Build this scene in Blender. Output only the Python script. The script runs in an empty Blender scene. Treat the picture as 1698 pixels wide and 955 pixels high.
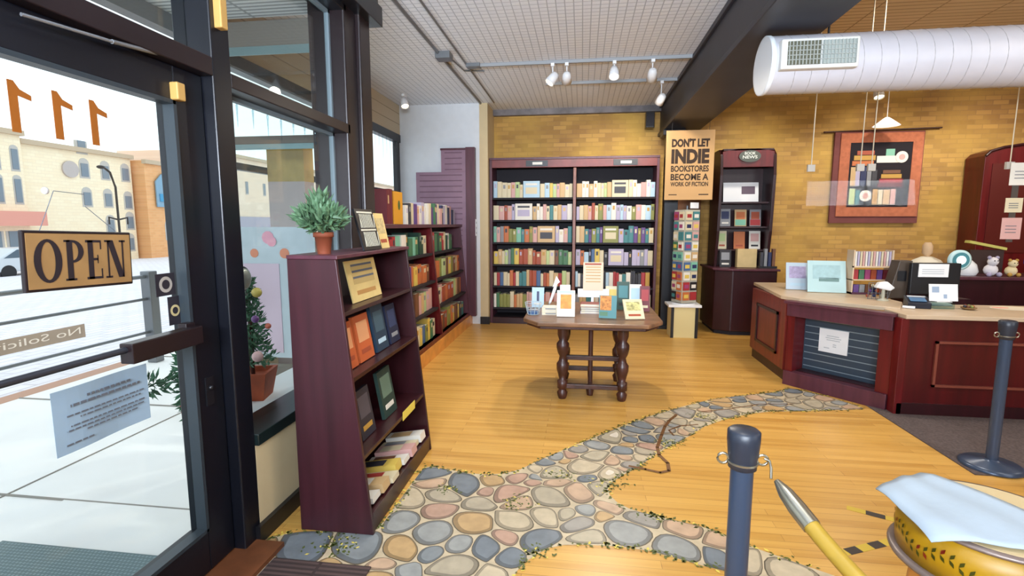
import bpy, math, random
from mathutils import Vector, Matrix
sc = bpy.context.scene
COL = sc.collection
R = math.radians
rnd = random.Random(7)

# ------------------------------------------------------------------ camera, sky, lights, exposure
cam_d = bpy.data.cameras.new('camera'); cam = bpy.data.objects.new('camera', cam_d); COL.objects.link(cam)
cam.location = (0, 0, 1.6)
cam.rotation_euler = (R(90 - 7.11), 0, R(7.75))
cam_d.sensor_width = 36; cam_d.lens = 846 / 1698 * 36; cam_d.clip_start = .02; cam_d.clip_end = 300
sc.camera = cam
vs = sc.view_settings
vs.view_transform = 'Standard'; vs.look = 'None'; vs.gamma = 1; vs.exposure = -0.22; vs.use_curve_mapping = False
w = bpy.data.worlds.new('sky'); sc.world = w; w.use_nodes = True
bg = w.node_tree.nodes['Background']; bg.inputs[0].default_value = (.86, .94, 1, 1); bg.inputs[1].default_value = 1.9
sc.cycles.use_denoising = True
sc.cycles.max_bounces = 8; sc.cycles.diffuse_bounces = 4; sc.cycles.glossy_bounces = 3
sc.cycles.transparent_max_bounces = 16; sc.cycles.sample_clamp_indirect = 4; sc.cycles.caustics_reflective = False
sc.cycles.caustics_refractive = False

def light(kind, loc, energy, color=(1, 1, 1), target=None, **kw):
    d = bpy.data.lights.new('lamp_or_fill', kind); d.energy = energy; d.color = color  # lights of the modelled spotlights and added fill lights alike
    for k, v in kw.items(): setattr(d, k, v)
    o = bpy.data.objects.new('lamp_or_fill', d); COL.objects.link(o); o.location = loc
    if target is not None:
        o.rotation_euler = (Vector(target) - Vector(loc)).to_track_quat('-Z', 'Y').to_euler()
    return o
WARM = (1, .91, .78); NEUT = (1, .96, .92); COOL = (.88, .94, 1)
# added cool fill lights behind the camera, no fixtures, brightening the tin ceiling
light('AREA', (-.1, -1.6, 2.1), 290, (.78, .88, 1), (-.2, 4.2, 3.6), shape='RECTANGLE', size=2.4, size_y=.5, spread=R(120))
light('AREA', (5.2, -1.0, 2.2), 90, (.85, .92, 1), (4.5, 4.0, 3.6), shape='RECTANGLE', size=2.0, size_y=.5)
# added fill lights, unseen, behind and to the right of the camera
light('AREA', (.2, -1.2, 3.3), 38, NEUT, (0.2, 1.2, 0), shape='RECTANGLE', size=2.2, size_y=1.2)
light('AREA', (4.6, 1.2, 3.5), 60, NEUT, (4.2, 4, 0), shape='RECTANGLE', size=2, size_y=1.2)
light('AREA', (6.6, 4.6, 3.5), 60, WARM, (5.0, 6.5, .5), shape='RECTANGLE', size=1.6, size_y=1)

# ------------------------------------------------------------------ materials
MC = {}
def lin(c):
    return tuple(((v / 255) / 12.92 if v / 255 <= .04045 else ((v / 255 + .055) / 1.055) ** 2.4) for v in c)
def mat(name, rgb, rough=.6, metal=0, var=.0, scale=8, emit=0, spec=.5, alpha=1, bump=0, stretch=(1, 1, 1), linear=False):
    """procedural Principled material; rgb in sRGB 0-255; var = noise variation of the colour"""
    if name in MC: return MC[name]
    m = bpy.data.materials.new(name); m.use_nodes = True; nt = m.node_tree; b = nt.nodes['Principled BSDF']
    c = rgb if linear else lin(rgb)
    b.inputs['Base Color'].default_value = (*c, 1); b.inputs['Roughness'].default_value = rough
    b.inputs['Metallic'].default_value = metal; b.inputs['Specular IOR Level'].default_value = spec
    if emit:
        b.inputs['Emission Color'].default_value = (*c, 1); b.inputs['Emission Strength'].default_value = emit
    if var or bump:
        tc = nt.nodes.new('ShaderNodeTexCoord'); mp = nt.nodes.new('ShaderNodeMapping'); mp.inputs['Scale'].default_value = stretch
        nz = nt.nodes.new('ShaderNodeTexNoise'); nz.inputs['Scale'].default_value = scale; nz.inputs['Detail'].default_value = 5
        nt.links.new(tc.outputs['Object'], mp.inputs[0]); nt.links.new(mp.outputs[0], nz.inputs['Vector'])
        if var:
            mx = nt.nodes.new('ShaderNodeMix'); mx.data_type = 'RGBA'
            mx.inputs[6].default_value = (*[v * (1 - var) for v in c], 1); mx.inputs[7].default_value = (*[min(1, v * (1 + var)) for v in c], 1)
            rp = nt.nodes.new('ShaderNodeMapRange'); rp.inputs[1].default_value = .3; rp.inputs[2].default_value = .7
            nt.links.new(nz.outputs[0], rp.inputs[0]); nt.links.new(rp.outputs[0], mx.inputs[0]); nt.links.new(mx.outputs[2], b.inputs['Base Color'])
        if bump:
            bp = nt.nodes.new('ShaderNodeBump'); bp.inputs['Strength'].default_value = bump; bp.inputs['Distance'].default_value = .01
            nt.links.new(nz.outputs[0], bp.inputs['Height']); nt.links.new(bp.outputs[0], b.inputs['Normal'])
    MC[name] = m; return m

def brickmat(name, c1, c2, cm, bw, bh, ms, swiz='XZ', rough=.8, offset=.5, bump=.4, bias=0, noise=.35, nscale=1.2, c3=None, grain=None, spec=.4):
    if name in MC: return MC[name]
    m = bpy.data.materials.new(name); m.use_nodes = True; nt = m.node_tree; b = nt.nodes['Principled BSDF']; L = nt.links.new
    tc = nt.nodes.new('ShaderNodeTexCoord'); sp = nt.nodes.new('ShaderNodeSeparateXYZ'); cb = nt.nodes.new('ShaderNodeCombineXYZ')
    L(tc.outputs['Object'], sp.inputs[0]); L(sp.outputs[swiz[0]], cb.inputs[0]); L(sp.outputs[swiz[1]], cb.inputs[1])
    br = nt.nodes.new('ShaderNodeTexBrick'); br.offset = offset; br.inputs['Scale'].default_value = 1
    br.inputs['Brick Width'].default_value = bw; br.inputs['Row Height'].default_value = bh; br.inputs['Mortar Size'].default_value = ms
    br.inputs['Color1'].default_value = (*lin(c1), 1); br.inputs['Color2'].default_value = (*lin(c2), 1); br.inputs['Mortar'].default_value = (*lin(cm), 1)
    br.inputs['Bias'].default_value = bias; br.inputs['Mortar Smooth'].default_value = .2
    L(cb.outputs[0], br.inputs['Vector'])
    out = br.outputs[0]
    if noise:
        nz = nt.nodes.new('ShaderNodeTexNoise'); nz.inputs['Scale'].default_value = nscale; nz.inputs['Detail'].default_value = 6
        if grain:
            mp = nt.nodes.new('ShaderNodeMapping'); mp.inputs['Scale'].default_value = grain; L(tc.outputs['Object'], mp.inputs[0]); L(mp.outputs[0], nz.inputs['Vector'])
        else: L(tc.outputs['Object'], nz.inputs['Vector'])
        rp = nt.nodes.new('ShaderNodeMapRange'); rp.inputs[1].default_value = .35; rp.inputs[2].default_value = .68; L(nz.outputs[0], rp.inputs[0])
        ml = nt.nodes.new('ShaderNodeMath'); ml.operation = 'MULTIPLY'; ml.inputs[1].default_value = noise; L(rp.outputs[0], ml.inputs[0])
        mx = nt.nodes.new('ShaderNodeMix'); mx.data_type = 'RGBA'; L(ml.outputs[0], mx.inputs[0]); L(out, mx.inputs[6]); mx.inputs[7].default_value = (*lin(c3 or c2), 1)
        out = mx.outputs[2]
    L(out, b.inputs['Base Color']); b.inputs['Roughness'].default_value = rough; b.inputs['Specular IOR Level'].default_value = spec
    if bump:
        bp = nt.nodes.new('ShaderNodeBump'); bp.inputs['Strength'].default_value = bump; bp.inputs['Distance'].default_value = .006; bp.invert = True
        L(br.outputs['Fac'], bp.inputs['Height']); L(bp.outputs[0], b.inputs['Normal'])
    MC[name] = m; return m

def glassmat(name, tint=(1, 1, 1), refl=.06, rough=0.0):
    if name in MC: return MC[name]
    m = bpy.data.materials.new(name); m.use_nodes = True; nt = m.node_tree; nt.nodes.remove(nt.nodes['Principled BSDF'])
    t = nt.nodes.new('ShaderNodeBsdfTransparent'); t.inputs[0].default_value = (*tint, 1)
    g = nt.nodes.new('ShaderNodeBsdfGlossy'); g.inputs['Roughness'].default_value = rough
    lw = nt.nodes.new('ShaderNodeLayerWeight'); lw.inputs[0].default_value = .5
    pw = nt.nodes.new('ShaderNodeMath'); pw.operation = 'POWER'; pw.inputs[1].default_value = 4; nt.links.new(lw.outputs['Facing'], pw.inputs[0])
    fr = nt.nodes.new('ShaderNodeMapRange'); fr.inputs[3].default_value = refl * .4; fr.inputs[4].default_value = .45; nt.links.new(pw.outputs[0], fr.inputs[0])
    mx = nt.nodes.new('ShaderNodeMixShader'); nt.links.new(fr.outputs[0], mx.inputs[0]); nt.links.new(t.outputs[0], mx.inputs[1]); nt.links.new(g.outputs[0], mx.inputs[2])
    nt.links.new(mx.outputs[0], nt.nodes['Material Output'].inputs[0]); MC[name] = m; return m

M_brick = brickmat('yellow_brick', (186, 144, 82), (142, 104, 58), (150, 114, 72), .21, .068, .006, 'XZ', .75, c3=(200, 162, 76), noise=.75, nscale=1.4)
M_floor = brickmat('honey_wood_planks', (208, 160, 82), (184, 134, 60), (140, 96, 42), 1.3, .06, .0015, 'XY', .32, bump=.1, c3=(218, 172, 92), noise=.6, nscale=2.2, grain=(.5, 10, 1))
M_ceil = brickmat('white_pressed_tin', (236, 243, 252), (230, 238, 250), (176, 186, 200), .075, .075, .005, 'XY', .6, offset=0, bump=.5, noise=.3, nscale=.8, c3=(240, 246, 254))
M_ceil2 = brickmat('cream_pressed_tin', (216, 192, 154), (208, 184, 144), (150, 124, 90), .6, .085, .008, 'XY', .6, offset=0, bump=.5, noise=.3, nscale=.8, c3=(208, 184, 146))
M_soffit = brickmat('grey_ribbed_soffit', (226, 230, 228), (220, 224, 224), (150, 156, 156), 2, .05, .012, 'XY', .7, offset=0, bump=.5, noise=.2)
M_white = mat('white_plaster', (216, 220, 224), .8, var=.03)
M_cream = mat('cream_paint', (206, 186, 146), .7, var=.03)
M_tansiding = brickmat('tan_siding', (196, 180, 152), (190, 174, 146), (140, 126, 102), 3, .16, .006, 'YZ', .7, offset=0)
M_black = mat('black_frame_paint', (13, 15, 23), .35, var=.15, scale=3)
M_brown = mat('dark_brown_frame', (28, 17, 20), .35, var=.2, scale=3)
M_beam = mat('black_steel', (40, 41, 50), .45, var=.3, scale=2)
M_cherry = mat('cherry_laminate', (92, 16, 20), .32, var=.3, scale=3, stretch=(6, 6, .5))
M_cherry_s = mat('purple_brown_laminate', (82, 40, 52), .4, var=.22, scale=3, stretch=(6, 6, .5))
M_cherry_d = mat('dark_cherry_laminate', (44, 10, 16), .35, var=.25, scale=3, stretch=(6, 6, .5))
M_slat = mat('plum_slatwall', (138, 106, 124), .45, var=.08)
M_groove = mat('dark_groove', (104, 72, 88), .6)
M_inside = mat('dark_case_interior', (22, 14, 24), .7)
M_darkwood = mat('old_dark_oak', (64, 34, 26), .35, var=.4, scale=6, stretch=(2, 2, 2))
M_tabletop = mat('worn_oak_tabletop', (120, 86, 60), .3, var=.4, scale=4, stretch=(1, 5, 1))
M_counter = mat('tan_laminate_worktop', (196, 174, 146), .4, var=.05)
M_oakstrip = mat('oak_edging', (206, 140, 66), .35, var=.2, scale=5)
M_carpet = mat('grey_brown_carpet', (84, 72, 70), .95, var=.35, scale=60, bump=.4)
M_mat = brickmat('brown_walkoff_mat', (84, 66, 62), (74, 58, 56), (52, 40, 38), .4, .03, .008, 'XY', .95, offset=0, bump=.6)
M_steel = mat('painted_black_post', (58, 72, 94), .28, metal=.25)
M_chrome = mat('brushed_nickel', (180, 176, 160), .28, metal=.9)
M_greymetal = mat('grey_metal', (120, 124, 128), .4, metal=.6)
M_rope = mat('yellow_rope_sleeve', (166, 134, 46), .4, var=.08, scale=20)
M_duct = mat('white_duct_paint', (196, 196, 204), .4, var=.03)
M_ductseam = mat('duct_seam', (176, 174, 178), .5)
M_whitep = mat('white_plastic', (232, 234, 236), .4)
M_lens = mat('lit_lamp_lens', (255, 240, 200), .5, emit=9)
M_glass = glassmat('clear_glass', (.96, .985, .98))
M_acrylic = glassmat('clear_acrylic', (.985, .99, .99), .012)
M_paper = mat('white_paper', (236, 238, 240), .8)
M_bluepaper = mat('pale_blue_paper', (148, 172, 192), .8)
M_ink = mat('black_ink', (26, 24, 26), .7)
M_greyink = mat('grey_ink', (96, 100, 108), .7)
M_kraft = mat('kraft_board', (205, 164, 108), .7, var=.06, scale=4)
M_pages = mat('book_pages', (226, 216, 190), .8)
M_terra = mat('terracotta', (126, 60, 34), .7, var=.15)
M_soil = mat('potting_soil', (52, 38, 30), .95, var=.3, scale=40)
M_leaf = mat('sage_green_leaf', (84, 116, 84), .6, var=.55, scale=14)
M_leaf2 = mat('pine_green', (70, 112, 84), .7, var=.3, scale=12)
M_dark = mat('black_plastic', (22, 22, 26), .35)
M_gold = mat('gold_brown_vinyl', (150, 84, 20), .5)
M_brass = mat('yellowed_plastic', (190, 148, 82), .5)
M_yellow = mat('painted_yellow', (170, 128, 12), .4, var=.1, scale=10)
M_slatdark = mat('blue_grey_slatwall', (52, 66, 80), .4)
M_slatline = mat('metal_slat_insert', (150, 166, 176), .3, metal=.4)

# ------------------------------------------------------------------ mesh builder
WM = {}
class MB:
    def __init__(s): s.v = []; s.f = []; s.m = []; s.sm = []
    def add(s, vs_, fs, m=0, smooth=False):
        n = len(s.v); s.v += [tuple(v) for v in vs_]
        for f in fs: s.f.append([n + i for i in f]); s.m.append(m); s.sm.append(smooth)
        return s
    def box(s, x0, x1, y0, y1, z0, z1, m=0, M=None):
        P = [(x0, y0, z0), (x1, y0, z0), (x1, y1, z0), (x0, y1, z0), (x0, y0, z1), (x1, y0, z1), (x1, y1, z1), (x0, y1, z1)]
        if M is not None: P = [M @ Vector(p) for p in P]
        return s.add(P, [(0, 3, 2, 1), (4, 5, 6, 7), (0, 1, 5, 4), (1, 2, 6, 5), (2, 3, 7, 6), (3, 0, 4, 7)], m)
    def prism(s, pts, vec, m=0, M=None):
        n = len(pts); v = Vector(vec); P = [Vector(p) for p in pts] + [Vector(p) + v for p in pts]
        # orient outward
        nrm = Vector((0, 0, 0))
        for i in range(n): nrm += Vector(pts[i]).cross(Vector(pts[(i + 1) % n]))
        fl = nrm.dot(v) > 0
        if M is not None: P = [M @ p for p in P]
        a = list(range(n)); b = [i + n for i in a]
        fs = [tuple(reversed(a)) if fl else tuple(a), tuple(b) if fl else tuple(reversed(b))]
        for i in range(n):
            j = (i + 1) % n; q = (i, j, j + n, i + n); fs.append(q if fl else tuple(reversed(q)))
        return s.add(P, fs, m)
    def lathe(s, prof, c=(0, 0, 0), n=20, m=0, M=None, smooth=True):
        P = []; k = len(prof)
        for (r, z) in prof:
            for i in range(n):
                a = 2 * math.pi * i / n; p = Vector((c[0] + r * math.cos(a), c[1] + r * math.sin(a), c[2] + z)); P.append(M @ p if M is not None else p)
        fs = []
        for j in range(k - 1):
            for i in range(n):
                i2 = (i + 1) % n; fs.append((j * n + i, j * n + i2, (j + 1) * n + i2, (j + 1) * n + i))
        s.add(P, fs, m, smooth)
        s.add(P[:n], [tuple(reversed(range(n)))], m); s.add(P[-n:], [tuple(range(n))], m)
        return s
    def tube(s, pts, r, n=8, m=0, smooth=True, cap=True):
        pts = [Vector(p) for p in pts]; rings = []
        rr = r if isinstance(r, (list, tuple)) else [r] * len(pts)
        for i, p in enumerate(pts):
            t = (pts[min(i + 1, len(pts) - 1)] - pts[max(i - 1, 0)]).normalized()
            a = Vector((0, 0, 1)) if abs(t.z) < .9 else Vector((1, 0, 0))
            u = t.cross(a).normalized(); w_ = t.cross(u)
            rings.append([p + (u * math.cos(2 * math.pi * k / n) + w_ * math.sin(2 * math.pi * k / n)) * rr[i] for k in range(n)])
        P = [q for g in rings for q in g]; fs = []
        for j in range(len(rings) - 1):
            for k in range(n):
                k2 = (k + 1) % n; fs.append((j * n + k, (j + 1) * n + k, (j + 1) * n + k2, j * n + k2))
        s.add(P, fs, m, smooth)
        if cap: s.add(rings[0], [tuple(range(n))], m); s.add(rings[-1], [tuple(reversed(range(n)))], m)
        return s
    def ball(s, c, r, n=12, m=0, sq=(1, 1, 1)):
        prof = []; k = max(4, n // 2)
        P = []
        for j in range(k + 1):
            a = -math.pi / 2 + math.pi * j / k
            prof.append((max(1e-4, math.cos(a)) * r, math.sin(a) * r))
        M = Matrix.Translation(c) @ Matrix.Diagonal((*sq, 1))
        return s.lathe(prof, (0, 0, 0), n, m, M)
    def quad(s, a, b, c, d, m=0): return s.add([a, b, c, d], [(0, 1, 2, 3)], m)
    def build(s, name, mats, parent=None, world=True, bevel=0):
        if not isinstance(mats, (list, tuple)): mats = [mats]
        me = bpy.data.meshes.new(name)
        vs_ = s.v; off = Vector((0, 0, 0))
        if parent is None:
            xs = [v[0] for v in vs_]; ys = [v[1] for v in vs_]; zs = [v[2] for v in vs_]
            if world: off = Vector(((min(xs) + max(xs)) / 2, (min(ys) + max(ys)) / 2, min(zs)))
            vs_ = [Vector(v) - off for v in vs_]
        elif world:
            I = WM[parent.name].inverted(); vs_ = [I @ Vector(v) for v in vs_]
        me.from_pydata([tuple(v) for v in vs_], [], s.f)
        for m in mats: me.materials.append(m)
        for p, mi, sm in zip(me.polygons, s.m, s.sm): p.material_index = mi; p.use_smooth = sm
        me.update()
        o = bpy.data.objects.new(name, me); COL.objects.link(o)
        if parent is not None: o.parent = parent; WM[o.name] = WM[parent.name]
        else: o.location = off; WM[o.name] = Matrix.Translation(off)
        if bevel:
            b = o.modifiers.new('bevel', 'BEVEL'); b.width = bevel; b.segments = 2; b.limit_method = 'ANGLE'
        return o
def struct(o): o['kind'] = 'structure'; return o
def tag(o, label, cat, group=None, kind=None):
    o['label'] = label; o['category'] = cat
    if group: o['group'] = group
    if kind: o['kind'] = kind
    return o
def thing(name, label, cat, loc=(0, 0, 0), rz=0, group=None):
    o = bpy.data.objects.new(name, None); COL.objects.link(o); o.location = loc; o.rotation_euler = (0, 0, rz); o.empty_display_size = .1
    WM[o.name] = Matrix.Translation(loc) @ Matrix.Rotation(rz, 4, 'Z')
    return tag(o, label, cat, group)
def B(*a, m=0): return MB().box(*a, m=m)

# text fitted into a box: origin lower left p, unit right vector u, unit up vector v
def text(body, p, u, v, wd, ht, m, parent, name='lettering', bold=0, label=None, thick=.0008):
    cu = bpy.data.curves.new('t', 'FONT'); cu.body = body; cu.offset = bold; cu.resolution_u = 3; cu.align_x = 'LEFT'
    o = bpy.data.objects.new('t', cu); COL.objects.link(o)
    dg = bpy.context.evaluated_depsgraph_get(); me = bpy.data.meshes.new_from_object(o.evaluated_get(dg))
    bpy.data.objects.remove(o)
    xs = [q.co.x for q in me.vertices]; ys = [q.co.y for q in me.vertices]
    x0, x1, y0, y1 = min(xs), max(xs), min(ys), max(ys)
    u = Vector(u).normalized(); v = Vector(v).normalized(); n = u.cross(v); p = Vector(p)
    I = WM[parent.name].inverted() if parent else Matrix()
    for q in me.vertices:
        q.co = I @ (p + u * ((q.co.x - x0) / (x1 - x0) * wd) + v * ((q.co.y - y0) / (y1 - y0) * ht) + n * thick)
    me.materials.clear(); me.materials.append(m)
    r = bpy.data.objects.new(name, me); COL.objects.link(r)
    if parent: r.parent = parent; WM[r.name] = WM[parent.name]
    if label: r['label'] = label
    return r

# ------------------------------------------------------------------ ROOM SHELL
CE = 3.45
struct(MB().box(-1.78, 9, -3.2, 8.6, -.12, 0).box(-3.0, -1.78, 3.66, 8.6, -.12, 0).build('floor', M_floor))
struct(MB().box(-3.05, 1.5, -3.2, 8.6, CE, CE + .1).build('ceiling', M_ceil))
struct(MB().box(1.5, 9, -3.2, 8.6, 3.72, 3.82).build('ceiling', M_ceil2))
struct(MB().box(-1.47, 9.1, 8.6, 8.8, 0, 3.82).build('wall_back', M_brick))
struct(MB().box(9, 9.2, -3.2, 8.6, 0, 3.82).build('wall_right', M_brick))
struct(MB().box(-1.75, 9, -3.4, -3.2, 0, 3.82).build('wall_front', M_white))
struct(MB().box(-3.0, -1.60, 8.0, 8.8, 0, CE).build('wall_left', M_white))
struct(MB().box(-1.60, -1.47, 8.0, 8.8, 0, CE).build('trim_1', M_cream))
# mottled grey strip where ceiling meets the brick
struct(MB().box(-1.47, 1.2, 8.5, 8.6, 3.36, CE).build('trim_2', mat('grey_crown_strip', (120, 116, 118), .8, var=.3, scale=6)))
struct(MB().box(-1.75, -1.6, -3.2, .95, 0, CE).build('wall_entry', M_white))
# girder
g = MB(); g.box(1.2, 1.66, -3.2, 8.6, 3.02, CE + .3); g.box(1.17, 1.70, -3.2, 8.6, 2.98, 3.03); g.box(1.17, 1.22, -3.2, 8.6, CE - .05, CE)
struct(g.build('ceiling_beam', M_beam, bevel=.006))
c = MB(); c.box(1.22, 1.42, 8.0, 8.2, 0, 2.98); c.box(1.16, 1.48, 7.94, 8.26, 0, .05); c.box(1.16, 1.48, 7.94, 8.26, 2.9, 2.98)  # added black column, standing in for the shadowed gap beside the bookcase
struct(c.build('shadow_gap_column', M_black, bevel=.006))
struct(B(1.5, 1.86, 8.5, 8.6, 0, 2.2).build('trim_3', mat('brown_wood_panel', (120, 74, 38), .6, var=.3, scale=4)))
# baseboards
struct(B(-1.6, -1.45, 7.97, 8.0, 0, .12).build('baseboard_left', M_dark))
# carpet by the till
cb_ = MB(); cb_.prism([(2.53, 3.48, .001), (9, 3.48, .001), (9, 4.9, .001), (2.53, 4.9, .001)], (0, 0, .006))
struct(cb_.build('floor_carpet', M_carpet))

# ---- painted stone path on the boards (mural: one thin sheet)
PATH = [(-1.6, 2.24), (-1.44, 2.33), (-1.04, 2.4), (-1.03, 2.65), (-1.02, 2.98), (-1.01, 3.13), (-0.86, 3.1), (-0.65, 3.05), (-0.42, 3.1), (-0.24, 3.34), (0.01, 3.62), (0.24, 3.88), (0.5, 4.16), (0.78, 4.41), (1.21, 4.75), (1.58, 4.92), (1.9, 5.05), (2.05, 5.2), (2.3, 4.98), (2.5, 4.66), (2.18, 4.6), (1.91, 4.53), (1.55, 4.48), (1.07, 4.17), (0.76, 3.76), (0.58, 3.57), (0.4, 3.3), (0.23, 3.11), (0.17, 2.95), (0.25, 2.8), (0.41, 2.73), (0.62, 2.67), (0.76, 2.61), (0.85, 2.52), (1.08, 2.39), (1.3, 2.27), (1.6, 2.05), (1.6, 1.75), (1.17, 2.08), (1.01, 2.22), (0.65, 2.31), (0.47, 2.37), (0.31, 2.42), (0.07, 2.42), (-0.11, 2.39), (-0.22, 2.28), (-0.29, 2.14), (-0.34, 1.6), (-0.9, 1.4), (-1.6, 1.4)]
def inside(p, poly):
    x, y = p; r = False; n = len(poly)
    for i in range(n):
        x1, y1 = poly[i]; x2, y2 = poly[(i + 1) % n]
        if (y1 > y) != (y2 > y) and x < (x2 - x1) * (y - y1) / (y2 - y1) + x1: r = not r
    return r
def edge_d(p, poly):
    b = 9; P_ = Vector(p)
    for i in range(len(poly)):
        a = Vector(poly[i]); c_ = Vector(poly[(i + 1) % len(poly)]); d = c_ - a
        t = max(0, min(1, (P_ - a).dot(d) / d.length_squared)); b = min(b, (P_ - a - d * t).length)
    return b
def clip(poly, a, n):
    out = []
    for i in range(len(poly)):
        p, q = poly[i], poly[(i + 1) % len(poly)]; dp = (p - a).dot(n); dq = (q - a).dot(n)
        if dp <= 0: out.append(p)
        if dp * dq < 0: out.append(p + (q - p) * (dp / (dp - dq)))
    return out
def smooth_poly(poly, it=2):
    for _ in range(it):
        o = []
        for i in range(len(poly)):
            a, b = poly[i], poly[(i + 1) % len(poly)]; o += [a * .75 + b * .25, a * .25 + b * .75]
        poly = o
    return poly
def chaikin_outline(poly):
    return [tuple(q) for q in smooth_poly([Vector(p) for p in poly], 1)]
PATHS = chaikin_outline(PATH)
stone_cols = [(160, 162, 158), (136, 142, 144), (192, 180, 154), (204, 172, 142), (206, 190, 160), (192, 156, 134), (164, 158, 148), (198, 164, 116), (122, 130, 136), (184, 172, 148)]
mats = [mat('path_mortar_paint', (194, 178, 148), .45, var=.16, scale=14), mat('path_outline_paint', (96, 86, 70), .45), mat('path_leaf_paint', (88, 98, 44), .5), mat('path_flower_paint', (226, 206, 92), .5), mat('path_vine_paint', (112, 74, 40), .5), mat('path_stone_light', (224, 214, 196), .45, var=.1, scale=10)]
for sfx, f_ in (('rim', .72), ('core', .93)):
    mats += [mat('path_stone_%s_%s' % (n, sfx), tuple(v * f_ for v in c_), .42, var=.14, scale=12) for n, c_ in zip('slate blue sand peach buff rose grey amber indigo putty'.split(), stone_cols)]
mb = MB()
def flat(poly, z, m):
    mb.add([(p[0], p[1], z) for p in poly], [tuple(range(len(poly)))], m)
mb.add([(p[0], p[1], .0012) for p in PATHS], [tuple(reversed(range(len(PATHS))))], 0)
pts = []; tries = 0
while tries < 5200:
    tries += 1
    p = (rnd.uniform(-1.6, 2.5), rnd.uniform(1.4, 5.2))
    if not inside(p, PATH): continue
    d = edge_d(p, PATH)
    if d < .025: continue
    r = (.09 + .14 * rnd.random()) * (1.1 if p[1] < 3 else .85) * (.62 if rnd.random() < .3 else 1)
    if all((Vector(p) - Vector(q)).length > (r + rq) * .5 for q, rq in pts): pts.append((p, r))
for p, r in pts:
    a = Vector(p); cell = [a + Vector((math.cos(t / 12 * 6.283), math.sin(t / 12 * 6.283))) * .19 for t in range(12)]
    for q, rq in pts:
        if q == p: continue
        b = Vector(q); d = b - a
        if d.length < .42:
            f_ = r / (r + rq); cell = clip(cell, a + d * f_, d.normalized())
            if len(cell) < 3: break
    if len(cell) < 3: continue
    for i in range(len(PATH)):      # keep inside the outline
        e1, e2 = Vector(PATH[i]), Vector(PATH[(i + 1) % len(PATH)]); e = e2 - e1; t = (a - e1).dot(e) / e.length_squared
        if -.2 < t < 1.2:
            foot = e1 + e * t; dn = foot - a
            if 1e-4 < dn.length < .2: cell = clip(cell, foot, dn.normalized())
            if len(cell) < 3: break
    if len(cell) < 3: continue
    cen = sum(cell, Vector((0, 0))) / len(cell)
    sm_ = smooth_poly(cell, 2)
    ci = rnd.randrange(len(stone_cols))
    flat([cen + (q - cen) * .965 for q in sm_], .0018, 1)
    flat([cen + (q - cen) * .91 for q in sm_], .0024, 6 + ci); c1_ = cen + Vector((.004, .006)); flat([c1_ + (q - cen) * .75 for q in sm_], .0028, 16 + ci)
    if r > .12 and rnd.random() < .1:
        c2 = cen + Vector((.01, .012)); flat([c2 + (q - cen) * .34 for q in sm_], .0032, 5)
# painted leaves along the edges and in some joints
def leaf(p, m, s):
    a = rnd.uniform(0, 6.28); u = Vector((math.cos(a), math.sin(a))) * s; v_ = Vector((-u.y, u.x)) * .5; p = Vector(p)
    mb.add([(*(p - u), .0036), (*(p + v_), .0036), (*(p + u), .0036), (*(p - v_), .0036)], [(3, 2, 1, 0)], m)
n_ = len(PATH)
for i in range(n_):
    a, b = Vector(PATH[i]), Vector(PATH[(i + 1) % n_])
    if a.y < 1.7 or b.y < 1.7: continue
    L_ = (b - a).length
    k = int(L_ * (120 if (i % 5) < 3 else 50))
    for _ in range(k):
        q = a.lerp(b, rnd.random()) + Vector((rnd.gauss(0, .014), rnd.gauss(0, .014)))
        leaf(q, 3 if rnd.random() < .2 else 2, rnd.uniform(.008, .017))
for cx, cy, k, sp in [(.66, 3.72, 90, .05), (.2, 3.05, 70, .06), (-.12, 3.12, 60, .05), (-1.2, 2.24, 90, .06), (-.35, 2.75, 60, .06), (1.0, 4.3, 60, .06), (.42, 2.72, 50, .04), (-.2, 2.32, 50, .04), (-.78, 2.85, 40, .04)]:
    for _ in range(k): leaf((rnd.gauss(cx, sp), rnd.gauss(cy, sp * .7)), 3 if rnd.random() < .2 else 2, rnd.uniform(.006, .014))
def stroke(pts_, wd, m, z=.0042):
    for i in range(len(pts_) - 1):
        a, b = Vector(pts_[i]), Vector(pts_[i + 1]); d = (b - a).normalized(); n2 = Vector((-d.y, d.x)) * wd; a = a - d * wd * .5; b = b + d * wd * .5
        mb.add([(*(a - n2), z), (*(b - n2), z), (*(b + n2), z), (*(a + n2), z)], [(0, 1, 2, 3)], m)
stroke([(.82, 4.3), (.74, 4.16), (.68, 4.02), (.63, 3.85), (.565, 3.62), (.56, 3.5), (.6, 3.38), (.59, 3.27), (.53, 3.235), (.44, 3.27), (.34, 3.3)], .012, 4)
stroke([(.95, 4.1), (.8, 4.05), (.7, 3.95), (.72, 3.85)], .007, 4)
stroke([(1.9, 4.7), (1.6, 4.66), (1.3, 4.5), (1.05, 4.4)], .006, 4)
struct(mb.build('painted_stone_path', mats))

# ---- entrance: door wall (X = -1.7)
def frame_box(name, m, *bxs, bevel=.004, st=True):
    g_ = MB()
    for b_ in bxs: g_.box(*b_)
    o = g_.build(name, m, bevel=bevel)
    return struct(o) if st else o
frame_box('trim_4', M_black, (-1.78, -1.6, 2.12, 2.24, 0, 3.1), bevel=.006)                   # mullion right of the door
frame_box('trim_5', M_brown, (-1.78, -1.6, .95, 2.12, 2.24, 2.32), (-1.78, -1.6, 2.24, 3.46, 2.22, 2.285))   # transom bar
frame_box('trim_6', M_black, (-1.78, -1.6, .95, 3.46, 3.02, CE), (-1.62, -1.5, .95, 3.86, 3.06, 3.2))
p_ = MB(); p_.box(-1.86, -1.6, 3.42, 3.60, 0, 3.1); p_.box(-1.80, -1.57, 3.60, 3.78, 0, 3.1); p_.box(-1.84, -1.52, 3.38, 3.84, 3.08, CE)
struct(p_.build('trim_7', [M_brown], bevel=.01))
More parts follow.
